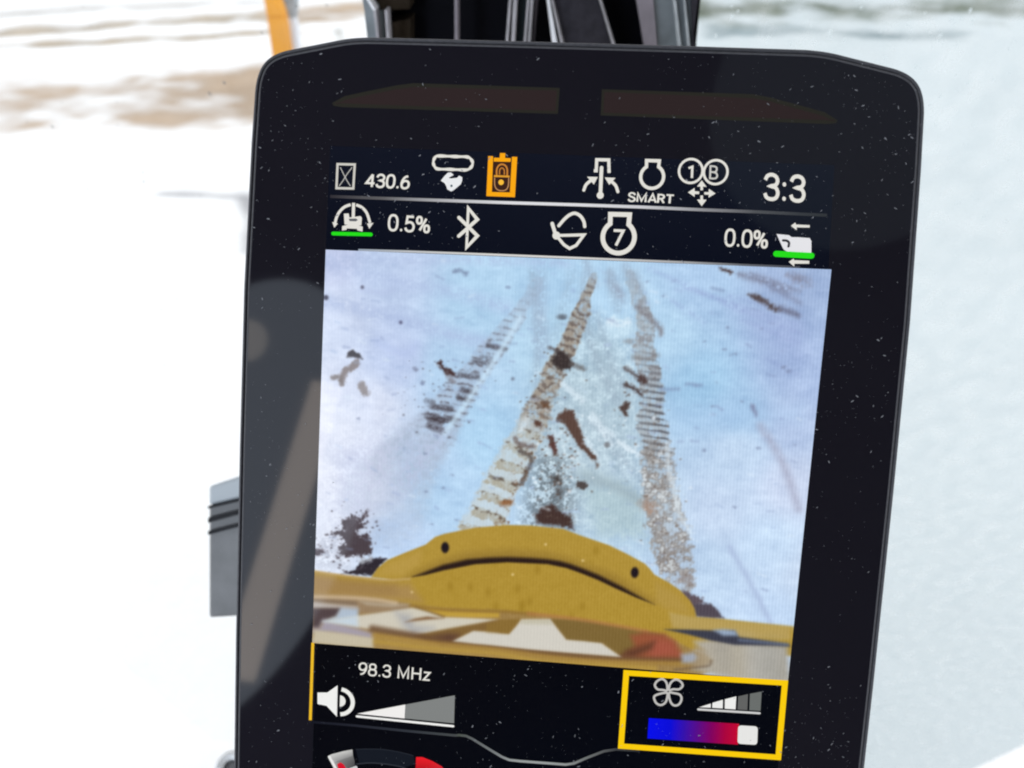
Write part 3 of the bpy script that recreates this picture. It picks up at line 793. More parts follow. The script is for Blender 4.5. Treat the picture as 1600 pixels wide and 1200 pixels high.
# right-hand track with close tread bars
sl, S, Fr, Off = along([(83.64, -3.48), (86.67, -10.13), (88.53, -16.3), (89.07, -23.74), (90.8, -31.74), (91.92, -39.26), (93.38, -47.4), (94.86, -55.61), (96.59, -63.26), (98.28, -70.37), (100.28, -77.5), (103.4, -87.66)], [3, 4.2, 5.4, 5.8, 6, 7.2, 8.2, 9, 9.8, 10.5, 10.5, 8])
ed = np.clip(1.1 - np.abs(Off) + N3[sl] * 0.5, 0, 0.25) / 0.25
blend(sl, ed * np.interp(Fr, [0, .1, .3, .6, 1], [.4, .7, .75, .75, .6]) * np.clip(0.85 + N3[sl] * 1.8 + N2[sl], 0, 1), (166, 170, 174))
bars = np.clip(np.sin((GY[sl] + GX[sl] * 0.1) * 2 * np.pi / 1.72 + N5[sl] * 2.5) * 1.3 + 0.1 + N2[sl] * 1.6 + N3[sl] * 1.5, 0, 1) * (0.8 + 0.2 * np.tanh(Off * 3))
blend(sl, ed * bars * np.interp(Fr, [0, .24, .32, .4, .53, .58, .64], [.1, .25, .6, .85, .9, .6, 0]), (92, 92, 98))
mt = np.clip((N2[sl] * 1.6 + N3[sl] * 1.4 + N4[sl] * 0.5) * 2.0 + 0.45, 0, 1)
blend(sl, ed * mt * np.interp(Fr, [.5, .58, .7, .8, .95, 1], [0, .75, .6, .85, .8, .2]), (128, 116, 108))
blend(sl, ed * np.clip(N2[sl] * 2 + N3[sl] * 4 + N4[sl] * 1.5 - 0.4, 0, 1) * np.interp(Fr, [.5, .6, 1], [0, .8, .7]), (222, 232, 238))
blend(sl, ed * np.clip(N2[sl] * 5 + N3[sl] * 3, 0, 1) * np.interp(Fr, [.02, .1, .3, .36], [0, .5, .5, 0]), (132, 130, 136))
line([(85.92, -11.59), (88.33, -13.46), (92.27, -16.96), (92.97, -18.64)], 1.5, (112, 98, 100), 0.75, 0.8, 0.8, 0.5)
line([(86.04, -25.35), (89.2, -25.57), (92.26, -24.42)], 1.3, (118, 110, 108), 0.6, 0.9, 0.7, 0.4)
line([(92.08, -65.38), (93.64, -66.78)], 3.0, (164, 134, 116), 0.75, 1.2, 0.8)
for a, b in (((78.1, -5.44), (81.17, -8.7)), ((79.92, -7.06), (82.14, -10.36)), ((78.5, -2.88), (81.45, -8.68)), ((82.2, -1.01), (86.42, -6.74)), ((71.52, -0.67), (74.46, -6.47))):
    line([a, b], 2.0, (150, 162, 182), 0.5, 1.2, 0.9, 0.5)
for a, b in (((93.94, -33.53), (98.63, -33.25)), ((100.65, -31.74), (104.5, -31.87)), ((105.35, -5.8), (108.33, -6.33))):
    line([a, b], 0.8, (128, 146, 180), 0.7, 0.6, 0.4, 0.3)

# long soft scuffs that run on to the top of the picture, and swirls of turned snow
for pts, w, al in (([(57.4, -4.18), (58.78, -13.26), (60.05, -25.35), (59.97, -34.13)], 2.4, .5), ([(60.27, -4.04), (60.44, -12.03), (62.27, -23.48)], 1.6, .4), ([(68, -3.67), (66.26, -12.88), (64.45, -21.04)], 3.0, .3),
                   ([(71.45, -4.07), (71.35, -11.47), (73.66, -20.54), (77.71, -29.59), (82.28, -37.5)], 2.2, .5), ([(75.57, -14.69), (78.39, -22.59), (81.15, -29.39), (84.99, -34.99)], 1.8, .5), ([(77.66, -3.2), (79.18, -8.8), (81.16, -12.69)], 2.2, .5),
                   ([(82.19, -2.98), (84.2, -7.41), (85.94, -11.87)], 2.6, .55), ([(85.01, -2.85), (87.03, -7.27), (88.73, -11.16)], 2.0, .5), ([(75.74, -43.79), (80.03, -47.07), (86.56, -57.36)], 3.0, .3), ([(85.07, -52.68), (89.45, -57.16), (92.24, -63.56)], 2.2, .35)):
    line(pts, w, (150, 166, 184), al, 1.5, 1.2, 0.75)
for pts in ([(78.54, -16.26), (80.88, -16.99), (83.95, -15.97)], [(76.16, -41.4), (79.33, -45.34), (81.77, -46.96)], [(83.62, -48.62), (87.26, -50.76), (88.62, -49.48)], [(67.53, -33.68), (73.04, -38.05)], [(58.16, -43.69), (56.59, -47.36)], [(96.63, -48.37), (98.11, -56.58), (100.29, -62.4)], [(99.76, -63.04), (101.91, -68.3), (105.17, -72.89)]):
    line(pts, 1.3, (226, 240, 250), 0.75, 0.9, 0.8, 0.3)
poly([(23.04, -60.41), (29.35, -51.5), (34.59, -47.55), (37.68, -49.76), (30.95, -61.1), (25.79, -68.81), (19.79, -71.7)], (186, 194, 220), 3.0, 2.5, 0.7, 0.9)
poly([(92.42, -65.96), (97.41, -62.6), (102, -69.5), (104.35, -77.2), (98.58, -78.24), (94.15, -73.7)], (186, 196, 206), 3.0, 2.5, 0.6, 1.0)
line([(75.02, -59.94), (82.73, -61.21), (90.59, -64.88)], 2.2, (150, 168, 178), 0.5, 1.6, 1.2, 0.5)

# dark clods and marks
BR, DK = (86, 66, 60), (62, 50, 48)
poly([(106.56, -0.11), (108.69, -0.59), (110.64, -1.42), (109.62, -1.8), (107.48, -1.07)], (78, 62, 62), 0.6, 0.5)
line([(112.13, -1.89), (118.51, -3.47), (124.91, -5.46)], 1.7, (112, 112, 132), 0.75, 1.0, 0.9, 0.6)
line([(115.02, -1.54), (122.27, -3.7), (128.02, -5.51)], 1.2, (124, 128, 152), 0.7, 0.9, 0.9, 0.6)
line([(120.73, -5.04), (128.29, -8.44)], 1.4, (120, 124, 150), 0.6, 0.9, 0.9, 0.5)
line([(123.27, -10.17), (128.19, -11.73)], 1.5, (98, 98, 118), 0.8, 0.9, 0.7, 0.3)
poly([(114.87, -7.09), (117.57, -6.88), (119.75, -8.03), (123.54, -10.87), (122.1, -11.07), (119.02, -9.25), (116.88, -8.59)], (88, 78, 82), 0.8, 0.6)
poly([(124.51, -1.09), (129.54, -1.89), (130.53, -3.72), (126.31, -2.67)], (124, 120, 136), 1.5, 1.0, 0.7)
poly([(7.11, -29.89), (7.82, -27.89), (8.84, -27.48), (10.91, -28.74), (11.68, -30.08), (9.58, -29.57)], (64, 60, 66), 0.4, 0.3)
line([(10.09, -31.15), (8.77, -32.43), (6.99, -33.65), (5.92, -35.95)], 1.9, (132, 122, 122), 0.9, 0.5, 0.5)
line([(3.41, -35.73), (5.45, -35.44), (6.1, -37.28)], 1.3, (126, 118, 118), 0.85, 0.5, 0.4)
line([(11.54, -37.19), (12.69, -39.14)], 2.2, (138, 130, 130), 0.85, 0.6, 0.5)
poly([(32.12, -29.64), (34.01, -29.22), (34.74, -30.64), (37.71, -32.41), (37.52, -33.13), (35.29, -33), (33.43, -31.24)], (72, 52, 52), 0.4, 0.5)
line([(35.28, -32.69), (37.39, -35.01)], 1.4, (116, 104, 108), 0.7, 0.7, 0.6, 0.4)
spot((11, -10.25), 0.5, (96, 96, 118), 0.85); spot((0.91, -13.6), 0.7, (60, 60, 80), 0.9); spot((22.03, -19.31), 0.5, (92, 92, 122), 0.85)
line([(36.24, -4.82), (37.97, -4.39), (39.55, -5.26)], 1.0, (118, 132, 162), 0.8, 0.6, 0.4)
spot((66.22, -15.68), 0.9, (92, 102, 118), 0.85, 0.6); spot((51.04, -8.27), 0.8, (140, 160, 190), 0.7, 0.6); spot((26.54, -32.08), 0.7, (112, 116, 140), 0.8, 1.0, 0.5, 0.4)
spot((53.68, -33.08), 0.5, (120, 130, 150), 0.8); spot((28.71, -35.74), 0.6, (120, 130, 160), 0.7)
for p, r in (((110.41, -16.14), .9), ((109.83, -21.81), .9), ((112.05, -23.1), 1.0), ((113.1, -23.04), .8), ((127.5, -26.73), 1.0), ((125.73, -25.76), .7), ((108.59, -30.93), .7), ((108.14, -37.31), .6), ((92.71, -8.55), .7), ((88.49, -4.77), .7), ((104.6, -19.95), .5), ((119.19, -15.88), .5), ((115.86, -35.62), .6),
             ((38.11, -61.07), .7), ((35.79, -64.89), .6), ((30.85, -66.15), .6), ((40.05, -73.8), .7), ((33.06, -75.46), .6), ((30.64, -55.42), .7), ((11.02, -46.68), .6), ((106.78, -49.56), .6), ((121.18, -47.96), .8), ((116.21, -64.73), .6), ((130.79, -46.47), .7)):
    spot(p, r * 0.62, (116, 126, 156), 0.55, 0.7, 0.6, 0.5)
line([(118.5, -36.76), (119.74, -38.86)], 1.1, (112, 110, 140), 0.8, 0.7, 0.3)
line([(121.06, -41.84), (123.94, -45.59), (127.37, -50.64), (130.5, -57.05), (133.27, -63.97)], 2.0, (166, 168, 190), 0.7, 1.3, 0.5, 0.3)
line([(115.86, -76.03), (119.34, -81.23), (123.34, -87.32), (128.72, -96.55)], 1.1, (162, 176, 212), 0.6, 0.9, 0.4)
line([(114.31, -72.98), (119.34, -81.23), (126.49, -93.5)], 2.2, (178, 198, 226), 0.4, 1.5, 0.8)
poly([(97.37, -44.86), (116.42, -42.13), (131.44, -39.88), (131.08, -36), (96.43, -38.1)], (170, 202, 236), 4, 0.5, 0.4)
poly([(63.97, -27.75), (65.11, -24.37), (66.98, -24.67), (68.81, -26.14), (70.09, -28.16), (68.92, -29.8), (66.71, -29.75), (64.91, -28.86)], (60, 52, 52), 0.7, 0.7)
line([(63.34, -23.89), (65.13, -24.77)], 0.9, (92, 86, 88), 0.8, 0.6, 0.4); line([(69.51, -28.02), (73.06, -29.27)], 0.9, (102, 98, 98), 0.75, 0.7, 0.5)
poly([(66.77, -42.27), (68.25, -40.7), (70.89, -40.89), (70.49, -43.82), (73.25, -46.01), (73.91, -49.84), (77.84, -53.63), (76.69, -53.95), (73.88, -51.33), (70.74, -47.95), (68.48, -44.53), (66.86, -43.86)], (92, 70, 62), 0.6, 0.45)
line([(69.56, -42.99), (72.16, -47.27), (73.83, -50.44), (77.55, -53.65)], 3.6, (92, 70, 62), 1.0, 0.5, 0.45, w2=0.8)
poly([(77.59, -54.37), (78.54, -55.5), (78, -56.13)], (100, 80, 72), 0.6, 0.4)
poly([(59.65, -44.07), (61.42, -44.08), (62.49, -45.32), (61.85, -46.44), (60.61, -45.44)], (92, 66, 56), 0.5, 0.6)
poly([(64.11, -47.96), (65.35, -48.12), (66.26, -49.43), (67.03, -52.55), (66.12, -53.09), (64.57, -50.74)], (92, 62, 58), 0.5, 0.6)
poly([(61.9, -39.2), (64.07, -39.3), (63.97, -40.49), (62.56, -40.46)], (104, 76, 58), 0.7, 0.6)
poly([(82.97, -39.1), (84.38, -38.66), (84.58, -37.36), (86.04, -37.62), (85.74, -39.05), (85.05, -39.97), (85.9, -41.39), (84.75, -41.46), (83.73, -40.11)], (82, 66, 62), 0.5, 0.5)
line([(83.85, -28.54), (86.65, -29.95), (89.65, -31.69)], 0.9, (80, 66, 66), 0.9, 0.6, 0.6, 0.2); spot((88.62, -31.05), 1.3, (78, 60, 58), 0.9, 1, 0.6, 0.6)
line([(84.04, -32.83), (86.35, -33.75), (88.81, -35.23)], 1.0, (72, 58, 58), 0.9, 0.6, 0.6)
poly([(62.02, -70.24), (64.02, -68.69), (66.3, -67.07), (68.15, -68.28), (69.75, -70.11), (72.13, -70.31), (72.85, -74.34), (69.96, -73.63), (66.37, -73.28), (62.77, -72.93)], (70, 52, 48), 0.8, 1.0)
poly([(65.57, -59.67), (67.59, -58.93), (68.7, -60.67), (68.55, -62.19), (66.83, -61.1)], (72, 66, 64), 0.8, 1.0)
poly([(67.53, -62.86), (69.35, -63.64), (68.86, -65.19), (67.52, -64.68)], (88, 88, 90), 1.0, 1.2)
spot((74.53, -61.48), 1.7, (74, 66, 64), 0.95, 0.7, 0.6, 0.7); spot((66.13, -15.47), 1.5, (108, 118, 130), 0.8, 0.5, 0.8, 0.4)
spot((84.6, -21.1), 1.5, (136, 138, 144), 0.6, 0.5, 1.0, 0.5); spot((80.5, -49.71), 0.8, (120, 120, 124), 0.8)
poly([(4.64, -80.01), (7.87, -79.16), (7.41, -76.15), (10.96, -74.26), (13.08, -75.51), (13.48, -77.81), (11.13, -79.62), (13.01, -80.33), (15.37, -78.94), (15.77, -82.57), (16.44, -83.46), (15.27, -85.9), (11.35, -86.66), (5.98, -86.6), (8.09, -83.61), (7.85, -81.65)], (76, 66, 72), 0.6, 1.1, 1.0)
poly([(13.05, -74.34), (14.39, -73.08), (14.81, -71.89), (15.16, -72.8), (14.31, -74.72)], (90, 80, 86), 0.6, 0.7)
poly([(-0.85, -84.65), (1.52, -85.51), (3.16, -85.96), (0.15, -87.13), (-0.89, -86.88)], (84, 74, 82), 0.6, 0.8)
poly([(-0.23, -81.4), (6.5, -79.96), (8.09, -86.91), (11, -90.48), (-0.21, -91.34)], (150, 156, 172), 3, 2.5, 0.5, 1.0)
poly([(2.56, -54.73), (28.23, -46.29), (31.27, -54.24), (22.61, -65.34), (14.63, -73.3), (3.22, -79.26)], (196, 200, 224), 6, 3, 0.45, 1.0)
poly([(8.33, -91.91), (11.46, -90.35), (12.78, -87.97), (15.99, -86.55), (20.39, -86.45), (16.39, -91.72)], (48, 42, 50), 0.5, 0.4)
line([(12.78, -87.97), (16, -86.78), (13.49, -88.16)], 1.0, (200, 206, 216), 0.7, 0.6, 0.6)
poly([(103.61, -89.34), (106.07, -89.84), (109.47, -91.18), (110.22, -92.28), (107.28, -94.14), (104.9, -91.78)], (96, 84, 92), 0.6, 0.7)
poly([(107.19, -92.98), (111.99, -92.46), (113.62, -93.62), (116.04, -96.44), (108.14, -96.62)], (82, 74, 84), 0.5, 0.3)
line([(103.58, -86.11), (105.25, -85.06), (105.87, -87.32)], 2.2, (140, 124, 116), 0.8, 1.0, 1.0, 0.3)

prng = random.Random(9)
def scatter(n, pts, sx, sy, col, al, r0, r1):
    for _ in range(n):
        c = pts[prng.randrange(len(pts))]
        spot((c[0] + prng.gauss(0, sx), c[1] + prng.gauss(0, sy)), prng.uniform(r0, r1), col, al * prng.uniform(0.5, 1), prng.uniform(0.5, 1.0), 0.3, 0.3)
scatter(150, [(63.64, -46.92), (66.51, -55.7), (69.22, -61.54), (67.23, -67.73), (61.02, -42.33), (72.26, -53.52)], 3.2, 4.0, (92, 76, 68), 0.85, 0.12, 0.42)
scatter(70, [(66.56, -27.31), (62.95, -35.13), (70.65, -46.47), (84.74, -39.69), (88.23, -31.89)], 3.0, 3.0, (96, 84, 80), 0.8, 0.1, 0.32)
scatter(90, [(92.64, -45.09), (95.23, -56.77), (97.77, -67.39), (102.35, -81.61)], 3.0, 5.0, (120, 108, 102), 0.75, 0.12, 0.4)
scatter(110, [(7.89, -79.86), (11.25, -83.37), (3.34, -83.96), (12.38, -75.32), (1.56, -87.4), (8.61, -88.76)], 3.6, 3.6, (80, 72, 80), 0.85, 0.12, 0.5)
scatter(70, [(34.11, -36.53), (40.67, -33.93), (33.56, -44.61), (26.24, -41.47)], 4, 4, (104, 104, 116), 0.7, 0.1, 0.35)
scatter(90, [(62.98, -55.93), (69.04, -58.54), (74.33, -49.21), (94.88, -59.78), (97.28, -68.63)], 5, 7, (232, 242, 250), 0.75, 0.15, 0.5)
for _ in range(260):
    x, y = prng.uniform(1, 133), -prng.uniform(1, 92); l = prng.uniform(0.4, 2.2); a_ = prng.gauss(-0.15, 0.25)
    line([(x, y), (x + l * math.cos(a_), y + l * math.sin(a_))], prng.uniform(0.2, 0.7), prng.choice(((150, 168, 206), (160, 182, 218), (222, 236, 250), (136, 150, 186))), prng.uniform(0.15, 0.5), 0.5, 0.3)

# counterweight of the machine, yellow paint, and the window reflections under it
Y1, Y2 = (176, 144, 58), (175, 143, 55)
poly([(16.18, -92.35), (17.95, -89.47), (20.64, -86.9), (26.08, -84.14), (31.49, -81.54), (34.13, -79.1), (36.82, -77.98), (45.35, -75.59), (54.31, -74.16), (61.03, -73.85), (69.99, -74.17), (74.53, -75.58), (83.13, -77.93), (88.14, -80.03), (93.17, -82.41), (94.59, -83.68), (96.03, -85.32), (100.15, -87.3), (103.38, -89.26), (106.32, -91.99), (107.73, -94.19), (108.62, -97.05), (100.88, -96.98), (81.29, -97.17), (30.48, -102.25), (25.48, -92.67)], Y1, 0.35, 0, 1.0, 0, 5)
poly([(18.47, -91.32), (19.79, -89.09), (22.05, -87.5), (30.64, -83.33), (29.9, -87.61), (25.42, -91.25)], (186, 154, 76), 1.4, 0, 0.7)
poly([(96.64, -87.58), (100.29, -89.14), (103.06, -90.77), (105.97, -94.24), (106.55, -96.05), (99.84, -94.97), (97.05, -93.1)], (178, 148, 74), 1.4, 0, 0.7)
poly([(26.37, -91.89), (29.97, -89.58), (36.71, -85.92), (43.45, -83.4), (54.71, -81.76), (65.97, -81.7), (71.4, -82.59), (75.95, -83.86), (85.05, -86.63), (96.17, -93.17), (85.3, -90.32), (76.16, -87.09), (70.66, -85.19), (54.89, -85.14), (36.84, -88.72)], (124, 96, 40), 2.4, 0, 0.55)
poly([(28.2, -91.28), (32.71, -89.04), (36.76, -87.09), (43.52, -84.98), (49.39, -84.02), (54.8, -83.43), (61.56, -83.19), (66.06, -83.22), (69.66, -83.46), (72.84, -84.14), (76.03, -85.1), (80.59, -86.6), (87.47, -89.59), (92.54, -92.07), (96.68, -94.15), (91.69, -92.69), (85.29, -90.23), (80.71, -88.36), (76.14, -86.86), (71.58, -85.54), (66.15, -84.75), (54.89, -85.14), (45.87, -86.39), (36.84, -88.86), (31.86, -90.57)], (42, 28, 24), 0.7)
poly([(-0.86, -91.58), (8.72, -92.31), (19.91, -92.63), (26.37, -91.94), (31.86, -90.57), (36.84, -88.86), (45.87, -86.3), (54.89, -85.05), (66.15, -84.75), (71.58, -85.44), (76.14, -86.76), (80.7, -88.27), (85.28, -90.14), (91.68, -92.51), (96.67, -94.06), (100.78, -95.68), (108.36, -96.6), (115.84, -96.59), (125.49, -96.91), (135.07, -97.14), (135.87, -105.7), (107.8, -106.23), (86.06, -101.48), (71.67, -101.72), (35.1, -101.88), (-0.59, -102.86)], Y2, 0.35, 0, 1.0, 0, 5)
poly([(-1.58, -93.11), (8.77, -93.88), (19.96, -94.05), (27.36, -93.47), (31.25, -98.38), (16.41, -99.09), (-1.41, -100.04)], (168, 136, 86), 1.9, 0, 0.85)
poly([(-1.11, -92.84), (11.55, -93.28), (23.66, -93.76), (23.79, -97.07), (-0.99, -98.08)], (152, 120, 72), 1.5, 0, 0.5)
poly([(100.79, -95.82), (108.37, -96.74), (134.23, -97.39), (134.58, -101.16), (112.69, -101.13), (102.01, -100.15)], (184, 160, 98), 0.6, 0, 0.8)
line([(-0.67, -91.75), (8.72, -92.45), (19.92, -92.82), (27.3, -91.96)], 0.6, (196, 166, 118), 0.7, 0.5)
for p in ((49.9, -94.05), (58.23, -92.46), (61.82, -95.93), (59.83, -96.79), (39.1, -93.26), (76.73, -96.14), (73.8, -99.66), (63.54, -86.43), (52.38, -98.1), (79.47, -79.67), (59.67, -97.98), (44.82, -93.04)):
    spot(p, 0.7, (150, 118, 34), 0.55, 1.6, 0.8, 0.3)
for p in ((65.36, -78.97), (76.02, -82.84), (28.14, -95.78), (56.65, -88.37)):
    spot(p, 0.32, (236, 214, 160), 0.8)
spot((37.09, -82.01), 1.12, (32, 24, 30), 1.0, 1.42, 0.35); spot((90.58, -85.18), 1.08, (32, 24, 30), 1.0, 1.42, 0.35)

# lower band
poly([(-0.97, -98.87), (9.25, -98.42), (19.42, -98.61), (29.21, -99.43), (36.86, -99.78), (53.36, -99.37), (49.69, -99.06), (61.66, -99.2), (77.56, -100.3), (93.33, -101.66), (100.41, -102.51), (106.06, -105.32), (111.65, -107.31), (117.29, -110.11), (109.86, -114.06), (50.55, -116.33), (-0.56, -115.45)], (158, 128, 76), 0.5, 0, 1.0, 0, 8)
poly([(-0.97, -98.87), (9.25, -98.42), (19.42, -98.61), (27.83, -99.55), (27.93, -102.22), (-0.83, -104.56)], (152, 128, 100), 1.0, 0, 0.9)
line([(-0.77, -99.51), (9.26, -98.88), (17.33, -98.85), (23.64, -99.35)], 1.0, (204, 180, 146), 0.9, 0.5)
line([(-0.75, -100.66), (4.73, -100.5), (11.77, -100.48)], 1.0, (122, 104, 86), 0.8, 0.7)
poly([(-0.74, -100.94), (6.52, -101.26), (12.5, -101.32), (12.52, -101.96), (-0.69, -102.96)], (186, 178, 172), 0.7)
poly([(13.16, -99.76), (18.77, -99.92), (27.48, -99.57), (22.29, -100.6), (15.29, -100.56)], (190, 178, 158), 0.8, 0, 0.85)
poly([(-0.69, -102.89), (7.78, -102.2), (6.44, -104.69), (2.42, -106.54), (1.41, -108.73), (-0.54, -108.89)], (82, 68, 70), 0.6)
poly([(7.6, -102.15), (12.7, -102.02), (12.78, -104.53), (2.42, -106.65), (6.26, -104.71)], (176, 190, 206), 0.7)
poly([(-0.54, -108.89), (1.4, -108.55), (2.76, -106.08), (12.7, -107.79), (17.14, -108.87), (17.22, -111.03), (4.99, -109.88), (-0.51, -110.34)], (164, 156, 168), 1.2)
poly([(2.42, -106.61), (12.59, -104.08), (22.34, -101.89), (28.55, -100.38), (33.45, -101.13), (37.32, -102.46), (45.25, -102.09), (53.15, -101.94), (47.39, -103.63), (39.88, -105.61), (29.23, -108.58), (22.57, -108.49), (13.05, -107.47)], (208, 202, 186), 0.4)
poly([(2.42, -106.61), (12.59, -104.08), (12.87, -107.42)], (196, 212, 226), 0.9, 0, 0.9)
poly([(23.74, -102.2), (27.6, -102.61), (29.46, -105.68), (34.69, -105.97), (28.87, -108.47), (25.98, -105.97)], (160, 162, 168), 2.0, 0, 0.75)
poly([(26.46, -104.85), (29.38, -103.54), (32.82, -102.65), (37.68, -102.86), (32.86, -103.61)], (128, 94, 62), 0.4)
poly([(28.53, -99.74), (32.71, -100.12), (38.96, -100.47), (53.39, -99.86), (53.46, -101.21), (45.24, -101.95), (37.66, -102.21), (33.44, -100.99)], (192, 156, 62), 0.5)
line([(27.84, -99.8), (32.72, -100.22), (38.95, -100.25), (53.37, -99.51), (56.1, -99.37), (63.67, -99.58)], 0.8, (142, 108, 44), 0.8, 0.6)
line([(29.24, -100.04), (33.8, -101.31), (37.66, -102.32)], 0.6, (130, 100, 52), 0.8, 0.4)
poly([(29.23, -108.65), (39.88, -105.61), (53.16, -102.02), (54.19, -102.21), (53.66, -105.11), (46.12, -105.95), (40.4, -109.44), (36.61, -110.12), (32.41, -109.76)], (128, 98, 54), 0.6)
poly([(35.15, -108.45), (39.27, -107.38), (42.05, -107.51), (40.42, -109.8), (37.67, -110.39)], (84, 56, 50), 1.6, 0, 0.9)
poly([(49.92, -103.61), (54.23, -101.8), (59.78, -101.18), (56.65, -106), (50.04, -106.05)], (138, 108, 52), 0.5)
poly([(67.89, -100.51), (77.54, -99.97), (85.46, -100.88), (93.34, -101.79), (100.42, -102.71), (95.62, -106.2), (88.43, -109.92), (83.08, -106.44), (72.8, -106.27), (70.23, -103.17)], (126, 102, 54), 0.5)
line([(61.68, -99.45), (73.58, -99.8), (85.45, -100.8), (95.3, -101.91)], 0.9, (176, 124, 72), 0.85, 0.6)
poly([(90.73, -103.53), (94.55, -102.26), (100.01, -102.34), (103.27, -104.32), (105.48, -107.84), (105.22, -109.51), (95.93, -110.56), (88.45, -110.21), (92.12, -106.5)], (150, 84, 56), 1.2)
poly([(97.41, -103.99), (102.11, -104.42), (104.32, -107.93), (97.8, -109.32), (95.73, -107.84)], (166, 86, 68), 2.0, 0, 0.85)
poly([(88.05, -110.07), (89.86, -107.93), (97.47, -104.81), (96.84, -106.92), (91.96, -109.82)], (92, 58, 42), 1.5, 0, 0.9)
line([(17.1, -107.61), (29.58, -108.73), (40.42, -109.8), (53.92, -110.1), (62.31, -110.7), (75.86, -110.87), (88.49, -110.78), (97.87, -110.31), (105.24, -109.75)], 2.0, (108, 78, 52), 0.9, 1.0)
line([(17.69, -109.55), (33.14, -110.42), (53.95, -110.81), (66.35, -111.6), (82.24, -111.74), (105.69, -110.5)], 1.2, (176, 140, 66), 0.8, 0.8)
line([(17.75, -111.35), (33.21, -112.04), (54.02, -112.06), (66.45, -113.27), (86.26, -112.8), (98.04, -112.61)], 1.5, (184, 150, 66), 0.8, 0.9)
poly([(40.57, -109.36), (43.44, -107.61), (46.29, -105.86), (53.7, -105.89), (50.04, -106.1), (56.53, -106.01), (58.4, -103.53), (59.79, -101.34), (67.9, -100.59), (70.33, -103.45), (72.8, -106.27), (77.94, -106.29), (82.76, -106.46), (85.97, -108.47), (88.51, -109.99), (74.22, -110.01), (62.27, -109.95), (50.22, -109.63), (46.99, -109.61)], (210, 206, 196), 0.35)
poly([(60, -101.41), (67.7, -100.69), (68.58, -102.07), (59.46, -102.61)], (190, 184, 160), 0.8, 0, 0.8)
poly([(0, -109.43), (8.53, -109.77), (17.19, -110.38), (17.54, -113.4), (8.64, -113.58), (-0.61, -113.41)], (198, 188, 164), 0.6)
poly([(105.1, -107.87), (108.52, -106.96), (110.17, -108.26), (109.53, -109.96), (105.67, -110.29)], (160, 166, 178), 1.0)
poly([(108.49, -103.82), (112.84, -102.99), (133.86, -102.85), (135.75, -113.9), (122.53, -113.42), (108.26, -112.08), (113.34, -109.04)], (172, 168, 158), 1.2, 0, 1.0, 0, 12)
poly([(108.6, -105.22), (111.28, -105.46), (113.77, -109), (111.73, -111.07), (108.16, -110.9), (109.7, -107.94)], (160, 142, 114), 1.0, 0, 0.9)
for a, b, c in (((113.07, -105.78), (115.4, -112.63), (186, 176, 156)), ((116.97, -104.98), (119.35, -112.29), (158, 154, 146)), ((123.99, -104.85), (125.16, -113.19), (184, 184, 182)), ((129.68, -104.83), (130.83, -112.69), (160, 160, 156)), ((120.39, -103.75), (121.54, -112.09), (182, 172, 150))):
    line([a, b], 5, c, 0.5, 4)
line([(103.83, -112.46), (109.09, -111.39), (113.01, -110.48), (113.56, -109.02)], 0.6, (110, 92, 74), 0.7, 0.5)
poly([(99.93, -100.89), (106.46, -100.44), (113.49, -100.13), (119.16, -99.57), (120.63, -101.4), (125.9, -101.66), (134.24, -102.21), (134.76, -103.09), (129.54, -103.26), (119.52, -103.83), (112.85, -103.08), (106.57, -101.88)], (60, 62, 76), 0.4)
poly([(113.4, -100.05), (116.08, -99.55), (119.39, -99.74), (120.16, -101.07), (116.24, -101.4)], (150, 168, 192), 0.7)
line([(120.71, -102.33), (133.83, -102.52)], 0.6, (112, 128, 156), 0.8, 0.5)

def blur(I, k):
    for _ in range(k):
        J = np.pad(I, ((1, 1), (1, 1), (0, 0)), 'edge'); I = (J[:-2, 1:-1] + J[2:, 1:-1] + 2 * J[1:-1, 1:-1]) / 4
        J = np.pad(I, ((1, 1), (1, 1), (0, 0)), 'edge'); I = (J[1:-1, :-2] + J[1:-1, 2:] + 2 * J[1:-1, 1:-1]) / 4
    return I
soft1 = blur(IMG, 1); soft2 = blur(IMG, 5)
wlow = np.clip((-GY - 93) / 5, 0, 1)[..., None] * np.interp(GX, [0, 30, 60, 110, 135], [0.9, 0.8, 0.4, 0.5, 0.9])[..., None]
IMG = soft1 * (1 - wlow) + soft2 * wlow
IMG += (np.sin((GX + GY * 0.012) * 2 * np.pi / 0.92) * np.interp(GX, [0, 40, 90, 135], [1.5, 1.5, 3.5, 4.5]))[..., None]   # pixel columns
IMG = np.clip(IMG + (N4 * 5)[..., None], 0, 255)
rows = np.arange(NX * NY).reshape(NY, NX)
pf = np.stack([rows[1:, :-1], rows[1:, 1:], rows[:-1, 1:], rows[:-1, :-1]], -1).reshape(-1, 4)
pco = np.stack([(GX - CX) / 1000, (GY - BY) / 1000, np.full(GX.shape, 0.05 / 1000)], -1).reshape(-1, 3)
pm = quad_mesh('camera_picture', pco, pf, False)
ca = pm.color_attributes.new('Col', 'FLOAT_COLOR', 'POINT')
ca.data.foreach_set('color', np.concatenate([lin(IMG).reshape(-1, 3), np.ones((NX * NY, 1))], 1).astype(np.float32).ravel())
tag(link('camera_picture', pm, M_LIGHT, disp), 'rear camera picture of tyre tracks in snow behind a yellow counterweight')


WHT = (226, 224, 217)
z = 0.07

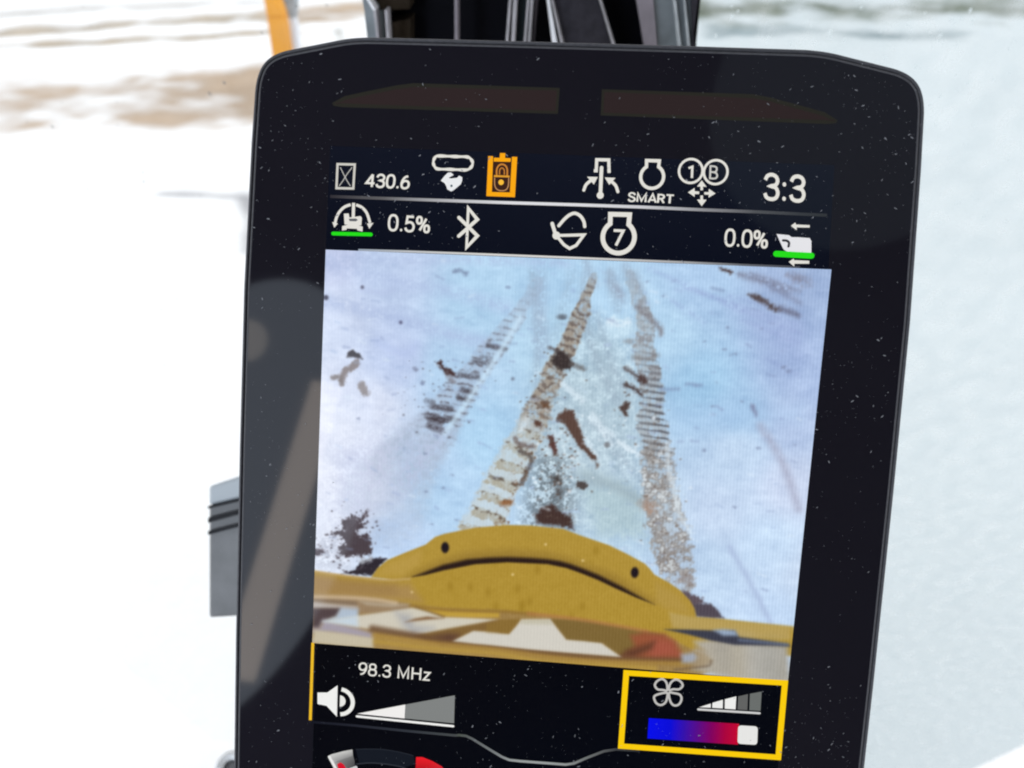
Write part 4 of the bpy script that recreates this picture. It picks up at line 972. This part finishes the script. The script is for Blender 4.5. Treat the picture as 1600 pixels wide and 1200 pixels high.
# --- status bar
hl = [(1.34, 13.74), (16.18, 13.84), (33.65, 13.97), (50.93, 14.1), (68.01, 14.31), (84.91, 14.44), (101.63, 14.4), (114.86, 14.47), (126.36, 14.38), (133.22, 14.35)]
hc = [(48, 46, 52), (95, 94, 97), (180, 180, 184), (222, 222, 226), (222, 222, 226), (205, 205, 210), (140, 140, 145), (78, 80, 84), (52, 55, 60), (45, 48, 52)]
icon('divider_line', [flat(stroke(hl, 0.8, WHT, cols=hc, cap=False))], z, disp)
pl = [(9.57, -0.22), (23.73, 0.01), (44.74, 0.21), (68.89, 0.4), (96.03, 0.57), (112.75, 0.61), (127.64, 0.73)]
icon('divider_line', [flat(stroke(pl, 0.55, WHT, cols=[(150, 160, 175), (190, 192, 195), (215, 213, 210), (215, 213, 210), (170, 170, 172), (100, 102, 108), (70, 72, 80)], cap=False))], z, disp)

text('number_text', '430.6', (10.56, 16.48), (23.04, 16.41), (10.84, 20.35), z, disp, WHT, 0.17)
text('number_text', '0.5%', (17.43, 5.18), (29.08, 4.99), (17.53, 9.82), z, disp, WHT, 0.15)
text('mode_text', 'SMART', (81.5, 15.6), (93.46, 15.48), (81.56, 18.47), z, disp, WHT, 0.19)
text('clock_text', '3:3', (116.6, 17.43), (127.43, 17.15), (116.11, 24.63), z, disp, WHT, 0.15)
text('number_text', '0.0%', (107.54, 5.14), (118.84, 5.03), (107.46, 9.93), z, disp, WHT, 0.15)
text('station_text', '98.3 MHz', (13.31, -122.01), (34.73, -122.06), (13.43, -117.71), z, disp, WHT, 0.135)

icon('hourglass_icon', [flat(stroke([(3.15, 22.37), (7.87, 22.45), (7.67, 16.11), (3.03, 16.01)], 0.62, (205, 203, 196), closed=True)),
                        flat(stroke(spline([(3.93, 21.54), (4.98, 19.59), (5.2, 18.8), (3.74, 16.58)]), 0.24, (185, 184, 180), cap=False)),
                        flat(stroke(spline([(7.17, 21.67), (5.71, 19.62), (5.47, 18.81), (6.85, 16.71)]), 0.24, (185, 184, 180), cap=False))], z, disp)
ov = spline([(30.29, 25.5), (33.14, 25.57), (35.73, 25.57), (38.14, 25.59), (39.19, 25.17), (39.85, 24.11), (39.47, 22.93), (38.3, 22.22), (35.88, 22.17), (33.29, 22.17), (30.52, 22.17), (29.62, 22.8), (29.27, 23.79), (29.53, 24.89)], 10, True)
icon('track_icon', [flat(stroke(ov, [0.74 + 0.13 * math.sin(i * 2 * math.pi / 14) for i in range(len(ov))], WHT, closed=True)),
                    [([(31.48, 19.1), (32.33, 20.26), (33.33, 21.3), (34.19, 21.37), (34.91, 20.73), (34.07, 20.26), (33.6, 19.94), (34.26, 19.8), (35.81, 20.03), (36.39, 20.64), (37.22, 20.25), (37.25, 19.42), (36.92, 18.4), (35.92, 17.52), (35.09, 16.78), (34.41, 16.41), (33.35, 16.91), (33, 17.82), (32.5, 18.56)], (232, 234, 236))],
                    [(disc((34.43, 17.88), 0.32), (70, 90, 100))]], z, disp)
ORG, ORD = (250, 168, 18), (205, 132, 55)
icon('lock_icon', [[([(45.23, 24.65), (50.16, 24.75), (50.27, 16.79), (45.36, 16.76)], (58, 34, 26))],
                   [([(43.96, 26.01), (45.25, 26.03), (45.38, 16.73), (43.96, 16.7)], ORG), ([(43.96, 16.7), (51.65, 16.81), (51.64, 15.61), (43.97, 15.58)], ORG),
                    ([(50.29, 26.08), (51.69, 26.07), (51.65, 16.81), (50.24, 16.82)], ORG), ([(45.49, 25.65), (50, 25.69), (49.99, 24.74), (45.45, 24.66)], ORG),
                    ([(47.05, 26.92), (48.49, 26.93), (48.47, 25.68), (47.03, 25.66)], ORG)],
                   flat(stroke(spline([(46.44, 21.11), (46.41, 22.7), (46.91, 23.66), (47.75, 24.03), (48.67, 23.7), (49.19, 22.75), (49.27, 21.14)]), 0.42, ORD, cap=False)),
                   flat(stroke(spline([(47.2, 21.31), (47.23, 22.56), (47.76, 23.08), (48.39, 22.57), (48.49, 21.33)]), 0.28, ORD, cap=False)),
                   flat(stroke([(45.73, 20.89), (49.92, 20.92)], 0.48, (225, 158, 50), cap=False)),
                   flat(stroke(spline([(45.92, 20.51), (46.1, 18.43), (46.8, 17.42), (48.02, 17.13), (49.17, 17.48), (49.7, 18.54), (49.73, 20.61)]), 0.28, (190, 140, 92), cap=False)),
                   [(disc((47.74, 19.33), 0.72), (250, 190, 60))]], z, disp)
icon('boom_icon', [flat(stroke([(72.16, 23.3), (72.79, 23.32), (72.73, 26.16), (75.88, 26.22), (76.14, 23.3), (76.58, 23.31)], 0.82, WHT, cap=False)),
                   flat(stroke([(74.12, 24.15), (74.28, 17.02)], 0.95, WHT)), [(disc((74.25, 17.02), 0.92), WHT)],
                   flat(stroke(spline([(69.83, 18.18), (70.37, 19.66), (71.77, 20.96)]), 0.8, WHT)), [([(70.46, 21.68), (73.3, 21.73), (72.39, 19.74)], WHT)],
                   flat(stroke(spline([(78.82, 18.14), (78.08, 19.75), (76.51, 21.05)]), 0.8, WHT)), [([(77.95, 21.67), (75.11, 21.68), (76.44, 19.81)], WHT)]], z, disp)


def engine(c, r, top, nk, w):
    c = np.array(c); nk = [np.array(k) for k in nk]; r = np.linalg.norm(nk[1] - c)
    a1 = math.degrees(math.atan2(*(nk[1] - c)[::-1])); a0 = math.degrees(math.atan2(*(nk[0] - c)[::-1]))
    return flat(stroke(list(top) + [tuple(p) for p in arc(c, r, a1, a0 - 360, 40)], w, WHT, closed=True))
icon('engine_icon', [engine((87.5, 22.35), 0, [(85.76, 26.44), (89.07, 26.47)], [(85.81, 24.9), (89, 24.93)], 0.85)], z, disp)
icon('engine_icon', [engine((79.82, 6.36), 0, [(77.26, 12.24), (82.32, 12.33)], [(77.43, 9.68), (82.25, 9.77)], 1.22)], z, disp)
text('number_text', '7', (78.39, 4), (81.48, 4.01), (78.41, 8.41), z, disp, WHT, 0.17)
icon('circle_icon', [flat(stroke(disc((97.4, 24.21), 3.05, 32), 0.62, WHT, closed=True))], z, disp)
icon('circle_icon', [flat(stroke(disc((103.83, 24.16), 3.05, 32), 0.62, WHT, closed=True))], z, disp)
text('number_text', '1', (96.73, 22.47), (98.13, 22.43), (96.6, 25.78), z, disp, WHT, 0.17)
text('letter_text', 'B', (102.27, 22.32), (104.57, 22.23), (102.14, 25.9), z, disp, (200, 199, 195), 0.13)
icon('arrow_icon', [[([(100.41, 21.94), (99.33, 20.3), (100.2, 20.33), (100.27, 19.41), (100.95, 19.44), (100.88, 20.36), (101.81, 20.33)], WHT),
                     ([(97.09, 18.72), (98.74, 19.93), (98.8, 19.1), (99.99, 19.03), (100.04, 18.41), (98.86, 18.36), (98.92, 17.63)], WHT),
                     ([(104.24, 18.71), (102.41, 19.87), (102.48, 19.01), (101.3, 18.96), (101.35, 18.34), (102.53, 18.33), (102.53, 17.59)], WHT),
                     ([(100.94, 15.33), (99.59, 16.97), (100.46, 17.01), (100.38, 18.06), (101.06, 18.08), (101.15, 17.04), (102.08, 17.02)], WHT)]], z, disp)
icon('slope_icon', [flat(stroke(spline([(2.89, 6.63), (3.31, 8.35), (4.1, 9.83), (5.39, 11.1), (7.07, 11.81)]), 0.75, WHT, cap=False)), [([(2.11, 6.98), (3.69, 6.6), (2.72, 5.46)], WHT)],
                    flat(stroke(spline([(8.59, 11.81), (10.21, 11.17), (11.58, 9.76), (12.59, 7.18)]), 0.75, WHT, cap=False)), [([(11.73, 6.95), (13.55, 7.22), (12.44, 5.57)], WHT)],
                    flat(stroke([(7.88, 12.29), (7.9, 8.39)], 0.85, WHT, cap=False)),
                    [([(5.28, 9.3), (6.61, 9.42), (6.84, 8.34), (9.88, 8.86), (10.29, 8.42), (10.19, 6.37), (5.56, 6.42)], WHT)],
                    [([(4.91, 5.94), (6.43, 6.4), (9.36, 6.39), (10.6, 6.06), (10.58, 4.74), (9.14, 5.03), (9.06, 5.42), (6.23, 5.42), (6.14, 5.03), (4.88, 4.78)], WHT)],
                    [([(6.65, 8.01), (8.64, 8.16), (9.25, 7.8), (8.66, 7.39), (6.93, 7.38)], (95, 98, 104))]], z, disp)
GRN = (38, 222, 28)
icon('level_bar', [flat(stroke([(2.43, 3.87), (12.92, 4.08)], 1.0, GRN))], z, disp)
icon('wireless_icon', [flat(stroke([(36.83, 9.63), (42.06, 5.02), (39.28, 1.83), (39.25, 12.2), (41.85, 9.34), (36.99, 4.73)], 0.92, WHT))], z, disp)
icon('bucket_icon', [flat(stroke(spline([(63.78, 8.65), (65.12, 10.37), (66.48, 11.59), (67.89, 12.09), (69.37, 11.4), (70.34, 10.07), (70.68, 8.73)]), 0.85, WHT)),
                     flat(stroke([(61.99, 9.14), (63.1, 6.15)], 0.95, WHT)), [(disc((63.29, 6.04), 1.05), WHT)],
                     flat(stroke([(63.29, 6.04), (70.63, 6.55), (68.73, 3.69), (67.02, 2.78), (65.43, 3.73)], 0.8, WHT, closed=True))], z, disp)
icon('machine_icon', [[([(124.28, 11.26), (125.37, 12.18), (125.55, 11.66), (129.07, 11.65), (129.13, 11.02), (125.81, 10.93), (125.88, 10.2)], WHT)],
                      [([(120.81, 9.01), (124.01, 8.85), (124.74, 8.36), (126.51, 8.41), (129.39, 8.33), (129.87, 7.6), (130.17, 4.44), (127.02, 4.41), (124.13, 4.55), (123.2, 4.95), (122.74, 5.48)], (228, 228, 232))],
                      flat(stroke(spline([(122.63, 7.44), (123.66, 7.37), (124.23, 6.79), (124.14, 5.93)]), 0.62, (45, 45, 52))),
                      [([(124.59, 1.97), (125.79, 2.89), (125.91, 2.48), (129.81, 2.49), (129.88, 1.74), (126.08, 1.56), (126.09, 0.82)], WHT)]], z, disp)
icon('level_bar', [flat(stroke([(121.17, 3.89), (130.23, 3.81)], 1.55, GRN))], z + 0.05, disp)

# --- lower panel
YEL = (250, 204, 10)
icon('selection_edge', [flat(stroke([(-0.34, -113.3), (-0.51, -137.14)], 0.85, (238, 188, 42), cap=False))], z, disp)
icon('speaker_icon', [[([(1.43, -128.41), (4.36, -128.14), (7.34, -125.66), (7.43, -135.36), (4.22, -132.23), (1.52, -131.92)], (240, 240, 238))],
                      [(arc((8.11, -130.4), 1.75, -88, 88, 16), (232, 232, 228))],
                      flat(stroke(arc((8.16, -130.62), 3.85, -86, 84, 24), 1.2, (236, 236, 232), cap=False))], z, disp)
icon('volume_bar', [[([(13.4, -133.85), (27.54, -129.74), (27.49, -134.03)], (240, 238, 236)), ([(27.61, -129.74), (41.85, -125.62), (42, -134.16), (27.56, -134.02)], (128, 131, 130))],
                    flat(stroke([(13.35, -134.67), (41.79, -135.07)], 0.68, (240, 240, 238)))], z, disp)
fr = [(90.28, -114.57), (134.22, -113.68), (134.39, -135.77), (90.31, -136.59)]
icon('selection_frame', [flat(stroke(fr, 1.62, YEL, closed=True))], z, disp)
FAN = (192, 190, 187)
icon('fan_icon', [flat(stroke(spline(p, 5, True), 0.62, FAN, closed=True)) for p in (
    [(102.03, -118.67), (101.73, -116.56), (100.55, -115.52), (99.15, -116.15), (98.51, -117.49), (99.34, -118.63), (100.79, -118.71)],
    [(102.56, -118.56), (102.81, -116.54), (104.06, -115.36), (105.49, -115.73), (106.25, -116.94), (105.34, -118.09), (103.77, -118.23)],
    [(102.02, -119.46), (99.88, -120.01), (98.56, -120.95), (99.23, -122.69), (100.62, -123.24), (101.83, -122.34), (102.24, -120.62)],
    [(102.63, -119.48), (103.14, -121.8), (104.24, -122.99), (105.62, -122.58), (106.23, -120.98), (105.66, -119.71), (103.96, -119.36)])], z, disp)
icon('fan_speed_bar', [[([(111.34, -122.91), (114.44, -121.56), (114.51, -122.77)], (236, 236, 234)), ([(114.89, -121.3), (117.69, -120.12), (117.84, -122.68), (114.94, -122.76)], (236, 236, 234)), ([(118.24, -119.93), (121.27, -118.8), (121.4, -122.64), (118.41, -122.7)], (238, 238, 236)),
                        ([(121.8, -118.76), (124.44, -117.84), (124.65, -122.56), (121.96, -122.62)], (98, 99, 98)), ([(124.95, -117.69), (128.11, -116.77), (128.28, -122.44), (125.21, -122.54)], (106, 110, 108))],
                       flat(stroke([(111.13, -123.58), (128.08, -123.17)], 0.62, (205, 205, 205)))], z, disp)
tA, tB, tC, tD = [np.array(p) for p in ((97.55, -127.45), (122.75, -126.81), (122.95, -133.05), (97.59, -133.57))]
st = [(0, (6, 14, 235)), (0.25, (10, 12, 215)), (0.4, (52, 16, 172)), (0.55, (88, 10, 135)), (0.7, (128, 0, 95)), (0.85, (170, 2, 62)), (1, (196, 6, 48))]
bar = []
for (a, ca), (b, cb) in zip(st, st[1:]):
    bar.append(([tA + (tB - tA) * a, tA + (tB - tA) * b, tD + (tC - tD) * b, tD + (tC - tD) * a], [ca, cb, cb, ca]))
icon('temperature_bar', [bar], z, disp)
kq = [np.array(p) for p in ((122.52, -127.26), (127.97, -127.11), (128.25, -132.61), (122.79, -132.77))]
kn = []
for i in range(4):
    p, a, b = kq[i], kq[i - 1], kq[(i + 1) % 4]
    u = (a - p) / np.linalg.norm(a - p); v = (b - p) / np.linalg.norm(b - p)
    for t in np.linspace(0, 1, 6): kn.append(p + u * 1.0 * (1 - t) ** 2 + v * 1.0 * t ** 2)
icon('temperature_knob', [[(kn, (230, 230, 228))]], z + 0.02, disp)
dl = [(-0.32, -137.68), (12.8, -137.58), (28.84, -137.83), (42.62, -137.87), (43.55, -137.66), (45.66, -137.72), (47.45, -138.41), (52.85, -141.3), (56.44, -143.17), (58.58, -143.89), (61.73, -143.96), (68.68, -143.84), (74.92, -143.75), (77.3, -143.15), (80.63, -141.21), (85.61, -138.6), (88.98, -137.73), (95.79, -137.55)]
dc = [(22, 24, 34), (34, 36, 46), (48, 52, 60), (70, 74, 76), (78, 84, 78), (84, 88, 88), (92, 96, 98), (112, 116, 118), (130, 134, 136), (146, 150, 150), (152, 156, 156), (154, 158, 158), (146, 150, 150), (128, 132, 132), (108, 112, 112), (84, 86, 88), (60, 62, 64), (40, 42, 46)]
icon('panel_line', [flat(stroke(dl, 0.75, WHT, cols=dc, cap=False))], z - 0.02, disp)
GW, GD = (205, 205, 203), (92, 92, 94)
icon('gauge', [[([(13.35, -144.94), (17.53, -144.47), (21.87, -144.25), (26.21, -144.58), (30.55, -145.23), (31.27, -147.82), (27.62, -149.16), (22.64, -148.66), (18.29, -148.7), (14.58, -149.45)], (20, 25, 34))],
               [([(5, -147.92), (6.08, -147.2), (9.79, -145.83), (12.33, -145.1), (12.57, -147.03), (8.01, -149.1), (6.47, -149.91)], [GW, GW, GW, (190, 190, 188), (140, 140, 140), (150, 150, 150), (190, 190, 190)]),
                ([(6.47, -149.91), (8.01, -149.1), (12.57, -147.03), (13.05, -148.45), (13.41, -151.85), (7.54, -154.73)], [(170, 170, 170), (130, 130, 130), (120, 120, 120), (88, 88, 90), (50, 50, 52), (60, 60, 60)])],
               flat(stroke([(5.54, -148.1), (7.45, -151.45), (8.78, -154.28)], 0.9, (228, 228, 226))),
               [([(31.34, -145.61), (33.18, -145.43), (36.14, -146.38), (39.03, -147.78), (40.26, -149.22), (38.51, -151.34), (31.29, -152.06)], [(235, 30, 40), (235, 30, 40), (225, 28, 38), (215, 40, 50), (180, 20, 30), (110, 10, 16), (120, 10, 16)])],
               flat(stroke(spline([(13.49, -149.55), (17.67, -148.76), (22.64, -148.66), (27.62, -149.22), (31.7, -150.71)]), 0.35, (48, 52, 60), cap=False)),
               flat(stroke(spline([(13.35, -144.94), (17.53, -144.41), (21.86, -144.19), (26.21, -144.52), (30.55, -145.23)]), 0.25, (38, 42, 50), cap=False)),
               [([(7.88, -150.1), (8.96, -149.41), (9.98, -150.09), (11.89, -153.31), (9.26, -154.56)], (212, 22, 44))],
               [([(11.51, -151.12), (13.51, -150.04), (13.92, -150.23), (14.43, -152.41), (12.19, -152.96)], (200, 205, 205))]], z, disp)

# --- dust on the front glass
M_DUST = principled('grey_dust', (0.31, 0.31, 0.33), 0.9, 0.0)
V, F = [], []
def flake(x, y, l, w, a):
    b = len(V); n = 6
    for k in range(n):
        t = 2 * math.pi * k / n; rr = random.uniform(0.75, 1.15)
        ex, ey = l * rr * math.cos(t) / 2, w * rr * math.sin(t) / 2
        V.append(V3(x + ex * math.cos(a) - ey * math.sin(a), y + ex * math.sin(a) + ey * math.cos(a), 0.16))
    F.append(tuple(range(b, b + n)))
cnt = 0
while cnt < 2600:
    x = random.uniform(-20, 155); y = random.uniform(-195, 53)
    if 0 < x < 135.4 and -113.5 < y < 0.5 and random.random() < 0.99: continue
    dens = float(fbm(np.array([x + 300.0]), np.array([y + 300.0]), 0.045, 3, 8)[0])
    if random.random() > (dens - 0.25) * 1.9: continue
    cnt += 1
    big = random.random() ** 7
    l = 0.10 + 0.12 * random.random() + 0.95 * big; w_ = (0.09 + 0.24 * big) * random.uniform(0.7, 1.2)
    flake(x, y, l, w_, random.choice((0.5, 0.65, 2.4, -0.4, 0.9)) + random.gauss(0, 0.35))
dust = link('dust', mesh_from('dust', V, F), M_DUST, mon)
tag(dust, kind='stuff')
